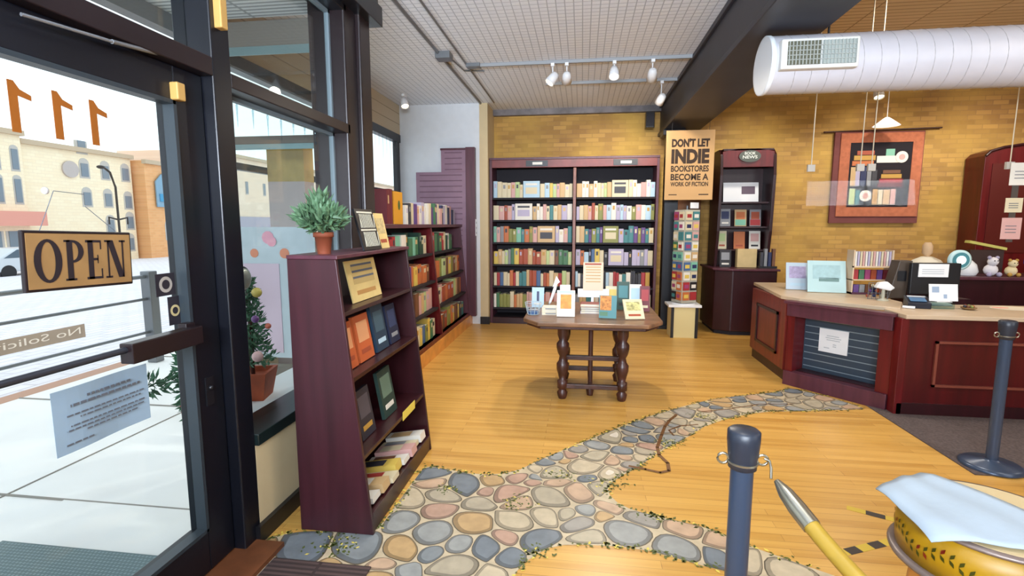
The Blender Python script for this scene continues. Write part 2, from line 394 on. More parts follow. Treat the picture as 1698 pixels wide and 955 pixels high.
frame_box('trim_8', mat('glazing_bead', (110, 124, 132), .4), (-1.73, -1.7, 2.24, 2.26, .56, 2.22), (-1.73, -1.7, 3.4, 3.42, .56, 2.22), (-1.73, -1.7, 2.24, 3.42, 2.2, 2.22), (-1.73, -1.7, 2.24, 2.26, 2.285, 3.02), (-1.73, -1.7, 3.4, 3.42, 2.285, 3.02), (-1.73, -1.7, 2.24, 3.42, 3.0, 3.02), bevel=0)
# sill wall under the display window
struct(B(-1.78, -1.6, 2.24, 3.42, .09, .50).build('wall_sill', M_cream))
frame_box('trim_9', mat('dark_green_sill', (22, 34, 34), .3), (-1.8, -1.58, 2.24, 3.42, .50, .56))
struct(B(-1.8, -1.575, 2.2, 3.42, 0, .09).build('baseboard_sill', M_dark))
g = MB(); g.box(-1.718, -1.712, 2.24, 3.42, .56, 2.22); struct(g.build('window_1', M_glass))
g = MB(); g.box(-1.718, -1.712, 2.24, 3.42, 2.285, 3.02); struct(g.build('window_2', M_glass))
g = MB(); g.box(-1.718, -1.712, .95, 2.12, 2.32, 3.02); struct(g.build('window_3', M_glass))
struct(B(-1.8, -1.45, .95, 2.2, 0, .025).build('threshold', mat('dark_threshold', (104, 60, 34), .5, var=.3)))

# the door
door = MB()
dy0, dy1 = 1.0, 2.115
door.box(-1.745, -1.655, 1.955, dy1, .03, 2.24); door.box(-1.745, -1.655, dy0, 1.12, .03, 2.24)
door.box(-1.745, -1.655, 1.12, 1.955, 2.10, 2.24); door.box(-1.745, -1.655, 1.12, 1.955, .03, .22)
door = door.build('door_1', M_black, bevel=.005); struct(door)
bead = MB()
for b_ in ((-1.7, -1.65, 1.94, 1.957, .22, 2.1), (-1.7, -1.65, 1.118, 1.135, .22, 2.1), (-1.7, -1.65, 1.12, 1.955, 2.085, 2.102), (-1.7, -1.65, 1.12, 1.955, .218, .235)): bead.box(*b_)
bead.build('glazing_bead', mat('grey_rubber_bead', (44, 52, 58), .4), door)
B(-1.704, -1.698, 1.13, 1.945, .225, 2.095).build('glass_pane', M_glass, door)
hb = MB(); hb.box(-1.64, -1.585, 1.585, 1.93, 1.10, 1.175); hb.box(-1.66, -1.62, 1.88, 1.93, 1.09, 1.19)
hb.build('push_bar_housing', M_brown, door, bevel=.004)
MB().tube([(-1.615, 1.59, 1.152), (-1.615, 1.02, 1.152)], .012, 8).build('push_bar', mat('grey_bar', (60, 62, 70), .3, metal=.4), door)
lk = MB(); lk.box(-1.657, -1.648, 2.0, 2.045, .79, .92); lk.ball((-1.645, 2.023, .87), .012)
lk.build('lock', M_dark, door)
cl = MB(); cl.tube([(-1.61, 1.35, 2.20), (-1.59, 1.62, 2.215)], .006, 6); cl.tube([(-1.59, 1.62, 2.215), (-1.62, 1.86, 2.25)], .008, 6)
cl.build('closer_arm', mat('worn_steel_arm', (150, 152, 156), .3, metal=.7), door)

def mesh_poly(name, pts, vec, m, parent=None):
    return MB().prism(pts, vec).build(name, m, parent)
# street number, seen from behind
for i, y in enumerate((1.372, 1.502, 1.628)):
    z1, z0 = 2.028, 1.876; wd = .024
    pl = [(y - .013, z0), (y + .013, z0), (y + .013, z1 - .042), (y + .052, z1 - .050), (y + .052, z1 - .034), (y + .02, z1 - .022), (y + .004, z1), (y - .013, z1)]
    o = mesh_poly('house_number', [(-1.6965, a, b) for a, b in pl], (.0015, 0, 0), M_gold)
    tag(o, 'gold-brown mirrored numeral 1 on the door glass, %s of the three' % ('leftmost', 'middle', 'rightmost')[i], 'door numeral', 'street number on the door glass')

# OPEN sign, tilted a little
sg = thing('open_sign', 'tan OPEN sign with black letters hanging inside the glass door', 'sign', (-1.66, 1.5, 1.48))
Zc = 1.482
sgm = MB(); sgm.box(-.008, .008, -.186, .186, -.095, .095)
TI = Matrix.Translation((-1.662, 1.5, Zc)) @ Matrix.Rotation(R(-2), 4, 'X')
sgm.v = [tuple(TI @ Vector(v)) for v in sgm.v]; sgm.build('board', M_brown, sg, bevel=.004)
f2 = MB().box(.0082, .010, -.178, .178, -.086, .086); f2.v = [tuple(TI @ Vector(v)) for v in f2.v]; f2.build('face', mat('aged_sign_board', (148, 112, 66), .7, var=.1, scale=10), sg)
uu = TI.to_3x3() @ Vector((0, 1, 0)); vv = TI.to_3x3() @ Vector((0, 0, 1)); p0 = TI @ Vector((.011, -.158, -.062))
def serif_letters(nm, p, u, v, n, wd, ht, m, parent):
    polys = []; W = {'O': .30, 'P': .22, 'E': .21, 'N': .27}; x = 0
    def rect(a, b, c_, d): polys.append([(a, c_), (b, c_), (b, d), (a, d)])
    for ch in 'OPEN':
        w_ = W[ch]; rr = lambda a, b, c_, d: rect(x + a * w_, x + b * w_, c_, d)
        if ch == 'O':
            for k in range(28):
                t0, t1 = k / 28 * 6.2832, (k + 1) / 28 * 6.2832
                o_ = lambda t: (x + w_ * (.5 + .48 * math.cos(t)), .5 + .52 * math.sin(t)); i_ = lambda t: (x + w_ * (.5 + .24 * math.cos(t)), .5 + .45 * math.sin(t))
                polys.append([i_(t0), o_(t0), o_(t1), i_(t1)])
        elif ch == 'P':
            rr(.12, .42, 0, 1); rr(0, .56, 0, .05); rr(0, .3, .95, 1)
            for k in range(14):
                t0, t1 = -1.5708 + k / 14 * 3.1416, -1.5708 + (k + 1) / 14 * 3.1416
                o_ = lambda t: (x + w_ * (.42 + .56 * max(0, math.cos(t))), .72 + .28 * math.sin(t)); i_ = lambda t: (x + w_ * (.42 + .28 * max(0, math.cos(t))), .72 + .22 * math.sin(t))
                polys.append([i_(t0), o_(t0), o_(t1), i_(t1)])
        elif ch == 'E':
            rr(.12, .42, 0, 1); rr(0, .92, 0, .06); rr(0, .9, .94, 1); rr(.42, .7, .48, .54); rr(.84, .92, .06, .26); rr(.82, .9, .76, .94); rr(.64, .7, .4, .62)
        else:
            rr(.12, .2, 0, 1); rr(.82, .9, .0, 1); rr(0, .32, 0, .05); rr(.7, 1, .95, 1); rr(0, .3, .95, 1)
            polys.append([(x + .12 * w_, 1), (x + .62 * w_, 0), (x + .9 * w_, 0), (x + .4 * w_, 1)])
        x += w_ + .02
    g_ = MB()
    for pl in polys:
        q_ = [p + u * (a / x * wd) + v * (b * ht) for a, b in pl]; g_.add(q_, [tuple(range(len(q_)))])
    return g_.build(nm, m, parent)
serif_letters('lettering', TI @ Vector((.0112, -.162, -.066)), uu, vv, None, .325, .132, mat('sign_black', (30, 20, 28), .6), sg)
st = MB(); st.tube([(-1.655, 1.37, 1.58), (-1.66, 1.43, 1.705)], .0012, 5); st.tube([(-1.655, 1.63, 1.575), (-1.66, 1.53, 1.66)], .0012, 5); st.tube([(-1.66, 1.43, 1.705), (-1.66, 1.53, 1.70)], .0012, 5)
st.build('string', M_greyink, sg)
hook = MB().ball((-1.69, 1.43, 1.706), .012, 10, 0, (.6, 1, 1)); tag(hook.build('suction_hook', M_whitep), 'small clear suction hook on the door glass above the OPEN sign', 'hook')

# mirrored no soliciting band
o = thing('solicit_decal', 'taupe mirrored No Soliciting strip stuck on the door glass', 'decal', (-1.695, 1.33, 1.2))
B(-1.6965, -1.6955, 1.14, 1.517, 1.214, 1.26).build('strip', mat('taupe_vinyl', (150, 138, 120), .6), o)
text('No Soliciting', (-1.6945, 1.50, 1.222), (0, -1, 0), (0, 0, 1), .34, .03, mat('pale_lettering', (222, 216, 200), .6), o, thick=-.0004)
# pale blue notice, seen from behind
o = thing('door_notice', 'pale blue sheet of mirrored print taped low on the door glass', 'notice', (-1.69, 1.55, .83))
nb = MB(); N = 8
for i in range(N):
    a0, a1 = i / N, (i + 1) / N; x = lambda t: -1.690 + .004 * math.sin(t * 7)
    nb.prism([(x(a0), 1.374 + .366 * a0, .838), (x(a1), 1.374 + .366 * a1, .838), (x(a1), 1.374 + .366 * a1, 1.058), (x(a0), 1.374 + .366 * a0, 1.058)], (-.001, 0, 0))
nb.build('sheet', M_bluepaper, o)
for k, (s_, a, b, z, h) in enumerate([('STORE HOURS NOTICE', 1.66, .17, 1.012, .012), ('PLEASE READ BEFORE ENTERING', 1.70, .27, .992, .012), ('Please keep your distance inside and', 1.715, .30, .956, .009), ('wear a mask at all times while you are', 1.70, .24, .940, .009), ('browsing in the shop thank you to all', 1.715, .29, .915, .009), ('our customers for your patience and', 1.71, .30, .899, .009), ('your support', 1.6, .1, .872, .008)]):
    pass
def lines(parent, rows, x, m, along=(0, -1, 0)):
    g_ = MB()
    for (ys, L_, z, h) in rows:
        y = ys; e = ys - L_
        while y > e:
            wl = min(rnd.uniform(.008, .026), y - e); g_.box(x - .0006, x + .0006, y - wl, y, z, z + h); y -= wl + .006
    return g_.build('print', m, parent)
lines(o, [(1.66, .17, 1.012, .009), (1.70, .27, .992, .009), (1.715, .30, .962, .005), (1.70, .24, .948, .005), (1.715, .29, .925, .005), (1.71, .30, .911, .005), (1.68, .2, .897, .005), (1.5, .1, .865, .005)], -1.684, M_greyink)
def door_sticker(nm, lab, y0, y1, z0, z1, motif):
    o_ = thing(nm, lab, 'sticker', (-1.695, y0, z0), 0, 'small stickers on the door glass')
    B(-1.6975, -1.6955, y0, y1, z0, z1).build('backing', mat('sticker_dark', (40, 36, 44), .5), o_)
    cy, cz = (y0 + y1) / 2, (z0 + z1) / 2; rr = min(y1 - y0, z1 - z0) * .36
    mm = MB().lathe([(rr, 0), (rr, .001)], (0, 0, 0), 20, 0, Matrix.Translation((-1.6952, cy, cz)) @ Matrix.Rotation(R(90), 4, 'Y'))
    mm.build('emblem', mat('sticker_' + motif, {'grey': (170, 164, 156), 'tan': (196, 180, 130)}[motif], .5), o_)
    mm = MB().lathe([(rr * .6, 0), (rr * .6, .001)], (0, 0, 0), 20, 0, Matrix.Translation((-1.6948, cy, cz)) @ Matrix.Rotation(R(90), 4, 'Y'))
    mm.build('emblem_centre', mat('sticker_dark', (40, 36, 44), .5), o_)
door_sticker('square_sticker', 'square dark sticker with grey round seal on the door glass', 1.827, 1.925, 1.308, 1.40, 'grey')
door_sticker('upright_sticker', 'upright dark sticker with tan oval, lower one on the door glass', 1.88, 1.948, 1.18, 1.30, 'tan')
# alarm contacts (yellowed boxes)
def contact(lab, y, z, x=-1.6, h=.06):
    o_ = thing('door_sensor', lab, 'door sensor', (x, y, z), 0)
    B(x - .003, x + .035, y - .022, y + .022, z, z + h).build('housing', M_brass, o_, bevel=.005)
    B(x - .003, x + .02, y + .022, y + .034, z + h * .3, z + h * .8).build('clip', M_brass, o_, bevel=.003)
contact('yellowed plastic sensor box on the top corner of the black door', 1.955, 2.10, -1.655, .07)
contact('tall yellowed sensor box high on the mullion beside the door', 2.17, 2.45, -1.6, .13)

# display window beyond: return glass (Y=3.7) and street storefront (X=-2.9)
frame_box('trim_10', mat('grey_brown_lintel', (112, 106, 98), .5), (-2.95, -1.86, 3.66, 3.74, 2.9, 3.08), (-2.95, -1.86, 3.66, 3.74, 2.2, 2.26), (-2.97, -2.9, 3.64, 3.74, 0, 3.1), (-2.95, -1.86, 3.66, 3.74, .4, .48))
frame_box('trim_11', mat('teal_grey_aluminium', (120, 146, 148), .35, metal=.4), (-2.9, -1.9, 3.655, 3.665, 2.84, 2.9), (-1.93, -1.86, 3.64, 3.66, .48, 2.9), (-2.9, -1.9, 3.655, 3.665, 2.16, 2.2), bevel=0)
g = MB(); g.box(-2.9, -1.86, 3.697, 3.703, .48, 2.9); struct(g.build('window_4', M_glass))
frame_box('trim_12', M_black, (-2.97, -2.87, 3.74, 8.0, 2.88, 3.0), (-2.95, -2.89, 7.85, 8.0, .6, 2.9), (-2.95, -2.89, 5.9, 6.0, .6, 2.9), (-2.95, -2.89, 3.74, 8.0, 2.06, 2.12), (-2.95, -2.89, 3.74, 8.0, .55, .63))
struct(B(-3.05, -2.88, 3.74, 8.0, 3.0, CE).build('wall_header', M_tansiding))
struct(B(-3.05, -2.88, 3.74, 8.0, 0, .55).build('wall_display', M_cream))
g = MB(); g.box(-2.923, -2.917, 3.74, 8.0, .63, 2.88); struct(g.build('window_5', M_glass))
struct(B(-3.0, -1.8, -3.2, 3.66, 3.1, 3.2).build('ceiling_entry', M_soffit))
struct(B(-3.05, -2.95, -3.2, 3.66, 2.98, 3.4).build('trim_13', mat('grey_fascia', (120, 120, 120), .6)))
struct(MB().box(-2.88, -2.52, 4.45, 4.62, 0, 1.99, m=0).box(-2.88, -2.52, 4.45, 4.62, 1.99, 2.33, m=1).build('window_pier', [mat('mauve_pier', (186, 168, 168), .8, var=.1, scale=3), mat('mottled_pier', (188, 158, 96), .8, var=.25, scale=5)]))

# platform and wooden edging below the left bookcases
struct(B(-2.88, -1.755, 3.8, 8.0, 0, .14).build('display_platform', M_cherry))
struct(B(-1.755, -1.735, 3.8, 8.0, 0, .155).build('baseboard_platform', M_oakstrip))

# ------------------------------------------------------------------ OUTSIDE
gr = MB(); gr.prism([(-5.2, -14, -.02), (-3.0, -14, -.02), (-3.0, 34, -.02), (-5.2, 34, -.02)], (0, 0, -.2)); gr.box(-3.0, -1.78, -14, 3.66, -.2, -.012)
M_pave = mat('pale_concrete', (250, 249, 248), .9, var=.05, scale=2)
struct(gr.build('sidewalk', M_pave))
jn = MB()
for y in (-.5, 1.0, 2.45, 3.95, 5.5, 7, 9, 11): jn.box(-5.2, -2.0 if y < 3.6 else -3.0, y, y + .012, -.02, -.0105)
jn.box(-3.42, -3.408, -14, 34, -.02, -.0155)
struct(jn.build('sidewalk_joints', mat('joint_grey', (150, 146, 140), .9)))
M_street = brickmat('pale_street_pavers', (238, 234, 238), (224, 220, 226), (206, 200, 206), .4, .2, .02, 'YX', .9, bump=.1, noise=.3)
s_ = MB(); s_.add([(-70, -60, -2.2), (-5.2, -60, -.1), (-5.2, 140, -.1), (-70, 140, -2.2)], [(0, 1, 2, 3)])
struct(s_.build('street', M_street))
struct(B(-5.4, -5.2, -14, 34, -.3, -.02).build('curb', mat('kerb_brick', (190, 150, 130), .9)))
# grey-green entrance mat outside
tag(B(-2.9, -1.85, .6, 2.05, -.012, .0).build('outdoor_mat', brickmat('grey_green_mat', (150, 168, 170), (140, 158, 162), (110, 128, 132), .02, .02, .005, 'XY', .95, offset=.5, bump=.5)), 'grey-green ribbed mat lying outside the glass door', 'doormat')
# inside mat
tag(B(-1.44, -.95, .9, 2.10, .0045, .012).build('walkoff_mat', M_mat, bevel=.003), 'dark brown ribbed mat on the floor inside the door', 'doormat')
# snow-pale ledge outside the display window
struct(B(-2.1, -1.8, 2.46, 3.62, .40, .55).build('window_ledge', mat('pale_ledge', (226, 232, 236), .7)))
struct(B(-2.08, -1.82, 2.48, 3.6, -.011, .40).build('ledge_base', M_cream))
# railing
ra = thing('street_railing', 'grey metal railing with three rails along the sidewalk', 'railing', (-5.0, 4, -.02))
for z, r_ in ((1.0, .022), (.74, .016), (.35, .016)): MB().tube([(-5.0, -3, z), (-5.0, 5.35, z)], r_, 8).build('rail', M_greymetal, ra)
for y in (5.3, 1.2, -2.5): B(-5.06, -4.94, y - .06, y + .06, -.02, 1.06).build('post', M_greymetal, ra, bevel=.01)

K = 1.7
def fy(y): return y * K
def fz(z): return 1.6 + (z - 1.6) * K
XF = -20 * K
def facade(name, lab, y0, y1, z1, mt, wins, depth=9, x=XF, z0=-2.4, trims=()):
    o_ = thing(name, lab, 'building', (x - depth / 2, (y0 + y1) / 2, z0))
    B(x - depth, x, y0, y1, z0, z1).build('wall', mt, o_)
    B(x - .1, x + .25, y0 - .1, y1 + .1, z1 - .25, z1 + .05).build('cornice', mat('cornice_' + name, (196, 176, 150), .8), o_)
    for (wy, wz, ww, wh, arch) in wins:
        pl = [(x + .02, wy - ww / 2, wz), (x + .02, wy + ww / 2, wz), (x + .02, wy + ww / 2, wz + wh)]
        if arch: pl += [(x + .02, wy + ww / 2 * math.cos(a), wz + wh + ww * .5 * math.sin(a)) for a in (.5, 1.0, 1.57, 2.1, 2.6)]
        pl += [(x + .02, wy - ww / 2, wz + wh)]
        wn = MB().prism([(q[0] , q[1], q[2]) for q in pl], (-.15, 0, 0)).build('window', mat('window_frame_grey', (190, 186, 180), .5), o_)
        MB().prism([(x + .05, wy - ww * .34, wz + .12), (x + .05, wy + ww * .34, wz + .12), (x + .05, wy + ww * .34, wz + wh), (x + .05, wy - ww * .34, wz + wh)], (-.02, 0, 0)).build('pane', mat('dull_window_pane', (120, 134, 146), .2), wn)
    return o_
M_bc = brickmat('cream_brick', (252, 238, 208), (248, 230, 198), (236, 218, 190), .5, .2, .01, 'YZ', .9, bump=0, noise=.2)
M_bo = brickmat('orange_brick', (238, 180, 126), (228, 168, 114), (230, 188, 146), .5, .2, .01, 'YZ', .9, bump=0, noise=.2)
M_bp = brickmat('buff_brick', (246, 222, 198), (240, 214, 190), (232, 212, 192), .5, .2, .01, 'YZ', .9, bump=0, noise=.2)
wn = [(fy(y), fz(z), .75, 1.0, a) for y, z, a in ((18.56, 3.45, 1), (19.48, 3.45, 1), (20.44, 3.45, 1), (18.56, 2.3, 1), (19.5, 2.3, 1), (20.47, 2.25, 1), (20.47, 1.35, 1), (19.5, 1.2, 1), (20.4, .4, 1))] + [(fy(18.53), fz(4.4), .8, .9, 0)]
b1 = facade('brick_building', 'large cream brick building with arched windows across the street', fy(16.2), fy(20.75), fz(4.62), M_bc, wn)
MB().lathe([(.55, 0), (.55, .12)], (0, 0, 0), 24, 0, Matrix.Translation((XF, fy(17.95), fz(3.75))) @ Matrix.Rotation(R(90), 4, 'Y')).build('round_emblem', mat('emblem_grey', (190, 180, 176), .7), b1)
b2 = facade('corner_building', 'cream building with tall narrow windows at the left of the street', fy(10), fy(16.05), fz(4.85), M_bc, [(fy(15.8), fz(3.45), .5, 1.3, 1), (fy(15.2), fz(3.45), .5, 1.3, 1), (fy(15.8), fz(2.3), .5, 1.5, 1), (fy(15.2), fz(2.3), .5, 1.5, 1), (fy(15.5), fz(.6), .9, 1.3, 0), (fy(14.9), fz(.6), .9, 1.3, 0)], x=XF + .4)
B(XF + .4, XF + 1.2, fy(14), fy(16.3), fz(1.55), fz(2.05)).build('pink_awning', mat('pink_awning', (226, 158, 142), .8), b2)
b3 = facade('orange_building', 'small orange brick building with a blue arched sign across the street', fy(20.9), fy(24.2), fz(4.45), M_bo, [(fy(22.05), fz(.85), .9, 1.2, 1), (fy(23.2), fz(.85), .9, 1.2, 1)], x=XF + .9)
sg3 = MB().prism([(XF + 1.0, fy(21.35), fz(2.4)), (XF + 1.0, fy(22.95), fz(2.4)), (XF + 1.0, fy(22.95), fz(3.55)), (XF + 1.0, fy(22.6), fz(3.9)), (XF + 1.0, fy(22.15), fz(4.05)), (XF + 1.0, fy(21.7), fz(3.9)), (XF + 1.0, fy(21.35), fz(3.55))], (.1, 0, 0)).build('arched_sign', mat('steel_blue_sign', (128, 164, 188), .6), b3)
B(XF + 1.12, XF + 1.16, fy(21.5), fy(22.8), fz(2.65), fz(3.0)).build('sign_band', mat('bright_blue_band', (60, 150, 196), .6), b3)
MB().lathe([(.62, 0), (.62, .06)], (0, 0, 0), 24, 0, Matrix.Translation((XF + 1.12, fy(22.15), fz(3.45))) @ Matrix.Rotation(R(90), 4, 'Y')).build('sign_disc', M_whitep, b3)
b4 = facade('garage_building', 'pale buff building with a grey garage door, seen through the window', fy(25.2), fy(60), fz(5.55), M_bp, [(fy(28.4), fz(3.35), .5, 1.3, 0), (fy(30.1), fz(3.35), .5, 1.3, 0), (fy(38), fz(3.6), 1.6, 2.2, 0), (fy(43), fz(3.6), 1.6, 2.2, 0)], x=XF + .4)
gd = MB(); gd.box(XF + .4, XF + .55, fy(26.5), fy(31), -2.2, fz(2.05)); gd.build('garage_door', mat('grey_garage_door', (176, 168, 184), .7), b4)
# cars
def car(lab, y, x, mt, z=-.95):
    o_ = thing('car', lab, 'car', (x, y, z), 0, 'cars parked across the street')
    pr = [(-2.2, .35), (2.2, .35), (2.25, .8), (1.5, .95), (.8, 1.42), (-1.0, 1.42), (-1.8, .95), (-2.25, .85)]
    MB().prism([(x - .85, y + a, z + b) for a, b in pr], (1.7, 0, 0)).build('body', mt, o_, bevel=.06)
    MB().prism([(x - .8, y + a, z + b) for a, b in ((-1.55, .98), (1.25, .98), (.72, 1.36), (-.95, 1.36))], (1.66, 0, 0)).build('windows', mat('car_glass', (96, 110, 122), .1), o_)
    for a in (-1.4, 1.4):
        for sx in (-.86, .7): MB().lathe([(.33, 0), (.33, .16)], (0, 0, 0), 16, 0, Matrix.Translation((x + sx, y + a, z + .33)) @ Matrix.Rotation(R(90), 4, 'Y')).build('wheel', M_dark, o_)
car('white car parked in front of the orange brick building', 34.5, -26, mat('white_car_paint', (232, 236, 240), .3), -.9)
car('silver car parked at the left edge of the street view', 21.5, -27, mat('silver_car_paint', (206, 212, 218), .3), -.93)
car('dark car parked below the orange building, right of the white one', 27.5, -18.5, mat('dark_car_paint', (70, 74, 84), .3), -.62)
# street lamp
o = thing('street_lamp', 'dark street lamp post standing before the cream building', 'street lamp', (-20, 19.9, -.6))
lp = MB(); lp.tube([(-20, 19.9, -.65), (-20, 19.9, 3.2), (-20, 19.7, 3.8), (-20, 19.4, 4.0)], .045, 8); lp.build('pole', M_dark, o)
MB().ball((-20, 19.3, 3.98), .13, 10, 0, (1, 1.4, .6)).build('lamp_head', M_dark, o)
for s in (-.45, .45): MB().tube([(-20, 19.9, 1.8), (-20, 19.9 + s, 1.9), (-20, 19.9 + s, 1.6)], .04, 6).build('bracket', M_dark, o)

# things on the outer ledge
def leafcloud(g_, c, rx, ry, rz_, n, size, m=0, seed=1, up=.3):
    q = random.Random(seed)
    for _ in range(n):
        d = Vector((q.gauss(0, 1), q.gauss(0, 1), q.gauss(0, 1))).normalized(); rr = q.random() ** .4
        p = Vector(c) + Vector((d.x * rx, d.y * ry, d.z * rz_)) * rr
        u = (d + Vector((0, 0, up)) + Vector((q.gauss(0, .4), q.gauss(0, .4), q.gauss(0, .4)))).normalized() * size * q.uniform(.6, 1.3)
        v_ = u.cross(Vector((q.gauss(0, 1), q.gauss(0, 1), q.gauss(0, 1)))).normalized() * size * .16; w_ = u.cross(v_).normalized() * size * .06
        g_.add([p - u * .5, p + v_, p + u * .5, p - v_, p + w_, p - w_], [(0, 1, 4), (1, 2, 4), (2, 3, 4), (3, 0, 4), (1, 0, 5), (2, 1, 5), (3, 2, 5), (0, 3, 5)], m)
o = thing('tabletop_pine', 'small decorated evergreen in a rusty box pot on the window ledge', 'potted tree', (-1.97, 2.78, .55))
po = MB(); TP = Matrix.Translation((-1.97, 2.78, .55)) @ Matrix.Rotation(R(14), 4, 'Z')
po.add([TP @ Vector(v) for v in [(-.08, -.08, 0), (.08, -.08, 0), (.08, .08, 0), (-.08, .08, 0), (-.11, -.11, .17), (.11, -.11, .17), (.11, .11, .17), (-.11, .11, .17), (-.09, -.09, .17), (.09, -.09, .17), (.09, .09, .17), (-.09, .09, .17), (-.09, -.09, .14), (.09, -.09, .14), (.09, .09, .14), (-.09, .09, .14)]],
       [(3, 2, 1, 0), (0, 1, 5, 4), (1, 2, 6, 5), (2, 3, 7, 6), (3, 0, 4, 7), (4, 5, 9, 8), (5, 6, 10, 9), (6, 7, 11, 10), (7, 4, 8, 11), (8, 9, 13, 12), (9, 10, 14, 13), (10, 11, 15, 14), (11, 8, 12, 15), (12, 13, 14, 15)])
po.build('pot', mat('rusty_red_pot', (156, 70, 36), .6, var=.25, scale=12), o)
MB().tube([(-1.97, 2.78, .68), (-1.97, 2.78, 1.3)], .012, 6).build('trunk', M_darkwood, o)
fo = MB()
for k in range(7): leafcloud(fo, (-1.97, 2.78, .80 + k * .075), .15 - k * .018, .15 - k * .018, .06, 190 - k * 18, .05, 0, k)
fo.build('foliage', M_leaf2, o)
for k, (dx, dy, z, r_, c_, nm) in enumerate([(.12, -.12, .84, .032, (232, 190, 190), 'pink'), (.12, -.12, 1.06, .022, (110, 70, 130), 'purple'), (.07, -.02, 1.2, .03, (206, 184, 96), 'gold'), (.13, -.02, 1.0, .018, (190, 100, 80), 'red')]):
    b_ = MB().ball((-1.97 + dx, 2.78 + dy, z), r_, 12).build('bauble', mat('bauble_' + nm, c_, .3), o); b_['label'] = nm + ' bauble'
o = thing('spruce_bough', 'loose green spruce branches outside by the door edge', 'greenery', (-2.0, 2.34, .45))
q_ = MB(); leafcloud(q_, (-2.05, 2.36, .80), .05, .07, .30, 380, .06, 0, 55); leafcloud(q_, (-2.14, 2.2, .80), .12, .16, .05, 90, .06, 0, 56); q_.build('sprigs', M_leaf2, o)
MB().tube([(-2.05, 2.38, .5), (-2.05, 2.37, 1.1)], .008, 6).build('stem', M_darkwood, o)
MB().lathe([(.05, 0), (.06, .1)], (-2.05, 2.38, .55), 12).build('pot', M_terra, o)
# child's drawing on the return glass
o = thing('glass_poster', 'tall pale poster with pink and orange drawings on the window glass', 'poster', (-2.3, 3.64, .5))
B(-2.66, -2.0, 3.635, 3.642, .56, 1.58).build('sheet', mat('pale_grey_blue_sheet', (188, 200, 206), .8, var=.06), o)
d_ = MB()
for (x, z, r_, m_) in ((-2.38, 1.5, .05, 0), (-2.35, 1.47, .04, 0), (-2.5, 1.38, .035, 1), (-2.25, 1.38, .04, 1), (-2.55, 1.1, .04, 1)):
    d_.lathe([(r_, 0), (r_, .002)], (0, 0, 0), 10, m_, Matrix.Translation((x, 3.634 - .003 * (x == -2.35), z)) @ Matrix.Rotation(R(90), 4, 'X'))
d_.build('drawing', [mat('pink_paint', (222, 160, 176), .8), mat('orange_paint', (214, 140, 110), .8)], o)
B(-2.62, -2.3, 3.63, 3.636, .60, 1.3).build('pink_panel', mat('pinkish_panel', (206, 186, 200), .8), o)
# round mirror-like knob outside
o = thing('round_door_bell', 'round silver disc outside just right of the dark mullion', 'door knob', (-1.79, 2.51, 1.25))
MB().lathe([(.05, 0), (.058, .006), (.058, .014), (.046, .02), (.02, .026), (.001, .028)], (0, 0, 0), 24, 0, Matrix.Translation((-1.80, 2.50, 1.31)) @ Matrix.Rotation(R(90), 4, 'Y')).build('dome', mat('satin_silver', (190, 192, 186), .3, metal=.6), o)
MB().lathe([(.068, 0), (.068, .008)], (0, 0, 0), 24, 0, Matrix.Translation((-1.805, 2.50, 1.31)) @ Matrix.Rotation(R(90), 4, 'Y')).build('rim', M_greymetal, o)
MB().tube([(-1.80, 2.50, 1.25), (-1.80, 2.50, .56)], .006, 6).build('stalk', M_greymetal, o)
# hanging icicle ornaments
q = random.Random(3)
n_i = 0
for (x, y) in [(-1.76, 2.36 + .13 * i) for i in range(8)] + [(-2.84, 6.9 + .14 * i) for i in range(7)]:
    L_ = q.uniform(.07, .16); zt = 2.215 if x > -2 else 2.88
    near = x > -2; idx = n_i if near else n_i - 8
    ord_ = ['first', 'second', 'third', 'fourth', 'fifth', 'sixth', 'seventh', 'eighth'][idx]
    if not near: L_ *= 2.6
    o_ = MB().lathe([(.001, 0), (.004, L_ * .6), (.006, L_ * .9), (.002, L_)], (x, y, zt - L_), 8).build('icicle_ornament', glassmat('frosted_plastic', (.72, .8, .84), .1))
    tag(o_, 'thin hanging icicle ornament, %s from left along the %s window top' % (ord_, 'near display' if near else 'far storefront'), 'icicle ornament', 'icicle ornaments in the %s window' % ('near' if near else 'far')); n_i += 1
# fluorescent fixture outside under the soffit
o = thing('soffit_light', 'long pale light fixture under the soffit outside the transom', 'light fixture', (-2.2, 1.9, 3.0))
B(-2.28, -2.16, 1.2, 2.3, 2.98, 3.07).build('housing', M_whitep, o, bevel=.008)
B(-2.26, -2.18, 1.25, 2.25, 2.955, 2.98).build('diffuser', mat('dull_diffuser', (200, 204, 206), .4), o)

# ------------------------------------------------------------------ BOOKS
COLS = {'cream': (208, 196, 164), 'white': (220, 216, 206), 'tan': (196, 164, 118), 'pale green': (178, 196, 138), 'olive': (130, 132, 66), 'yellow': (212, 184, 88), 'gold': (184, 142, 62), 'orange': (188, 106, 58), 'rust': (158, 72, 44), 'red': (158, 46, 50), 'maroon': (104, 30, 40), 'pink': (202, 158, 152), 'magenta': (150, 62, 106), 'lavender': (174, 166, 192), 'purple': (92, 62, 120), 'pale blue': (172, 200, 218), 'blue': (70, 100, 142), 'navy': (34, 44, 84), 'teal': (62, 122, 126), 'mint': (120, 180, 156), 'green': (66, 112, 78), 'dark green': (32, 66, 52), 'grey': (134, 136, 140), 'charcoal': (54, 54, 62), 'black': (28, 26, 32), 'brown': (110, 70, 46)}
def cmat(c): return mat('cover_' + c.replace(' ', '_'), COLS[c], .5)
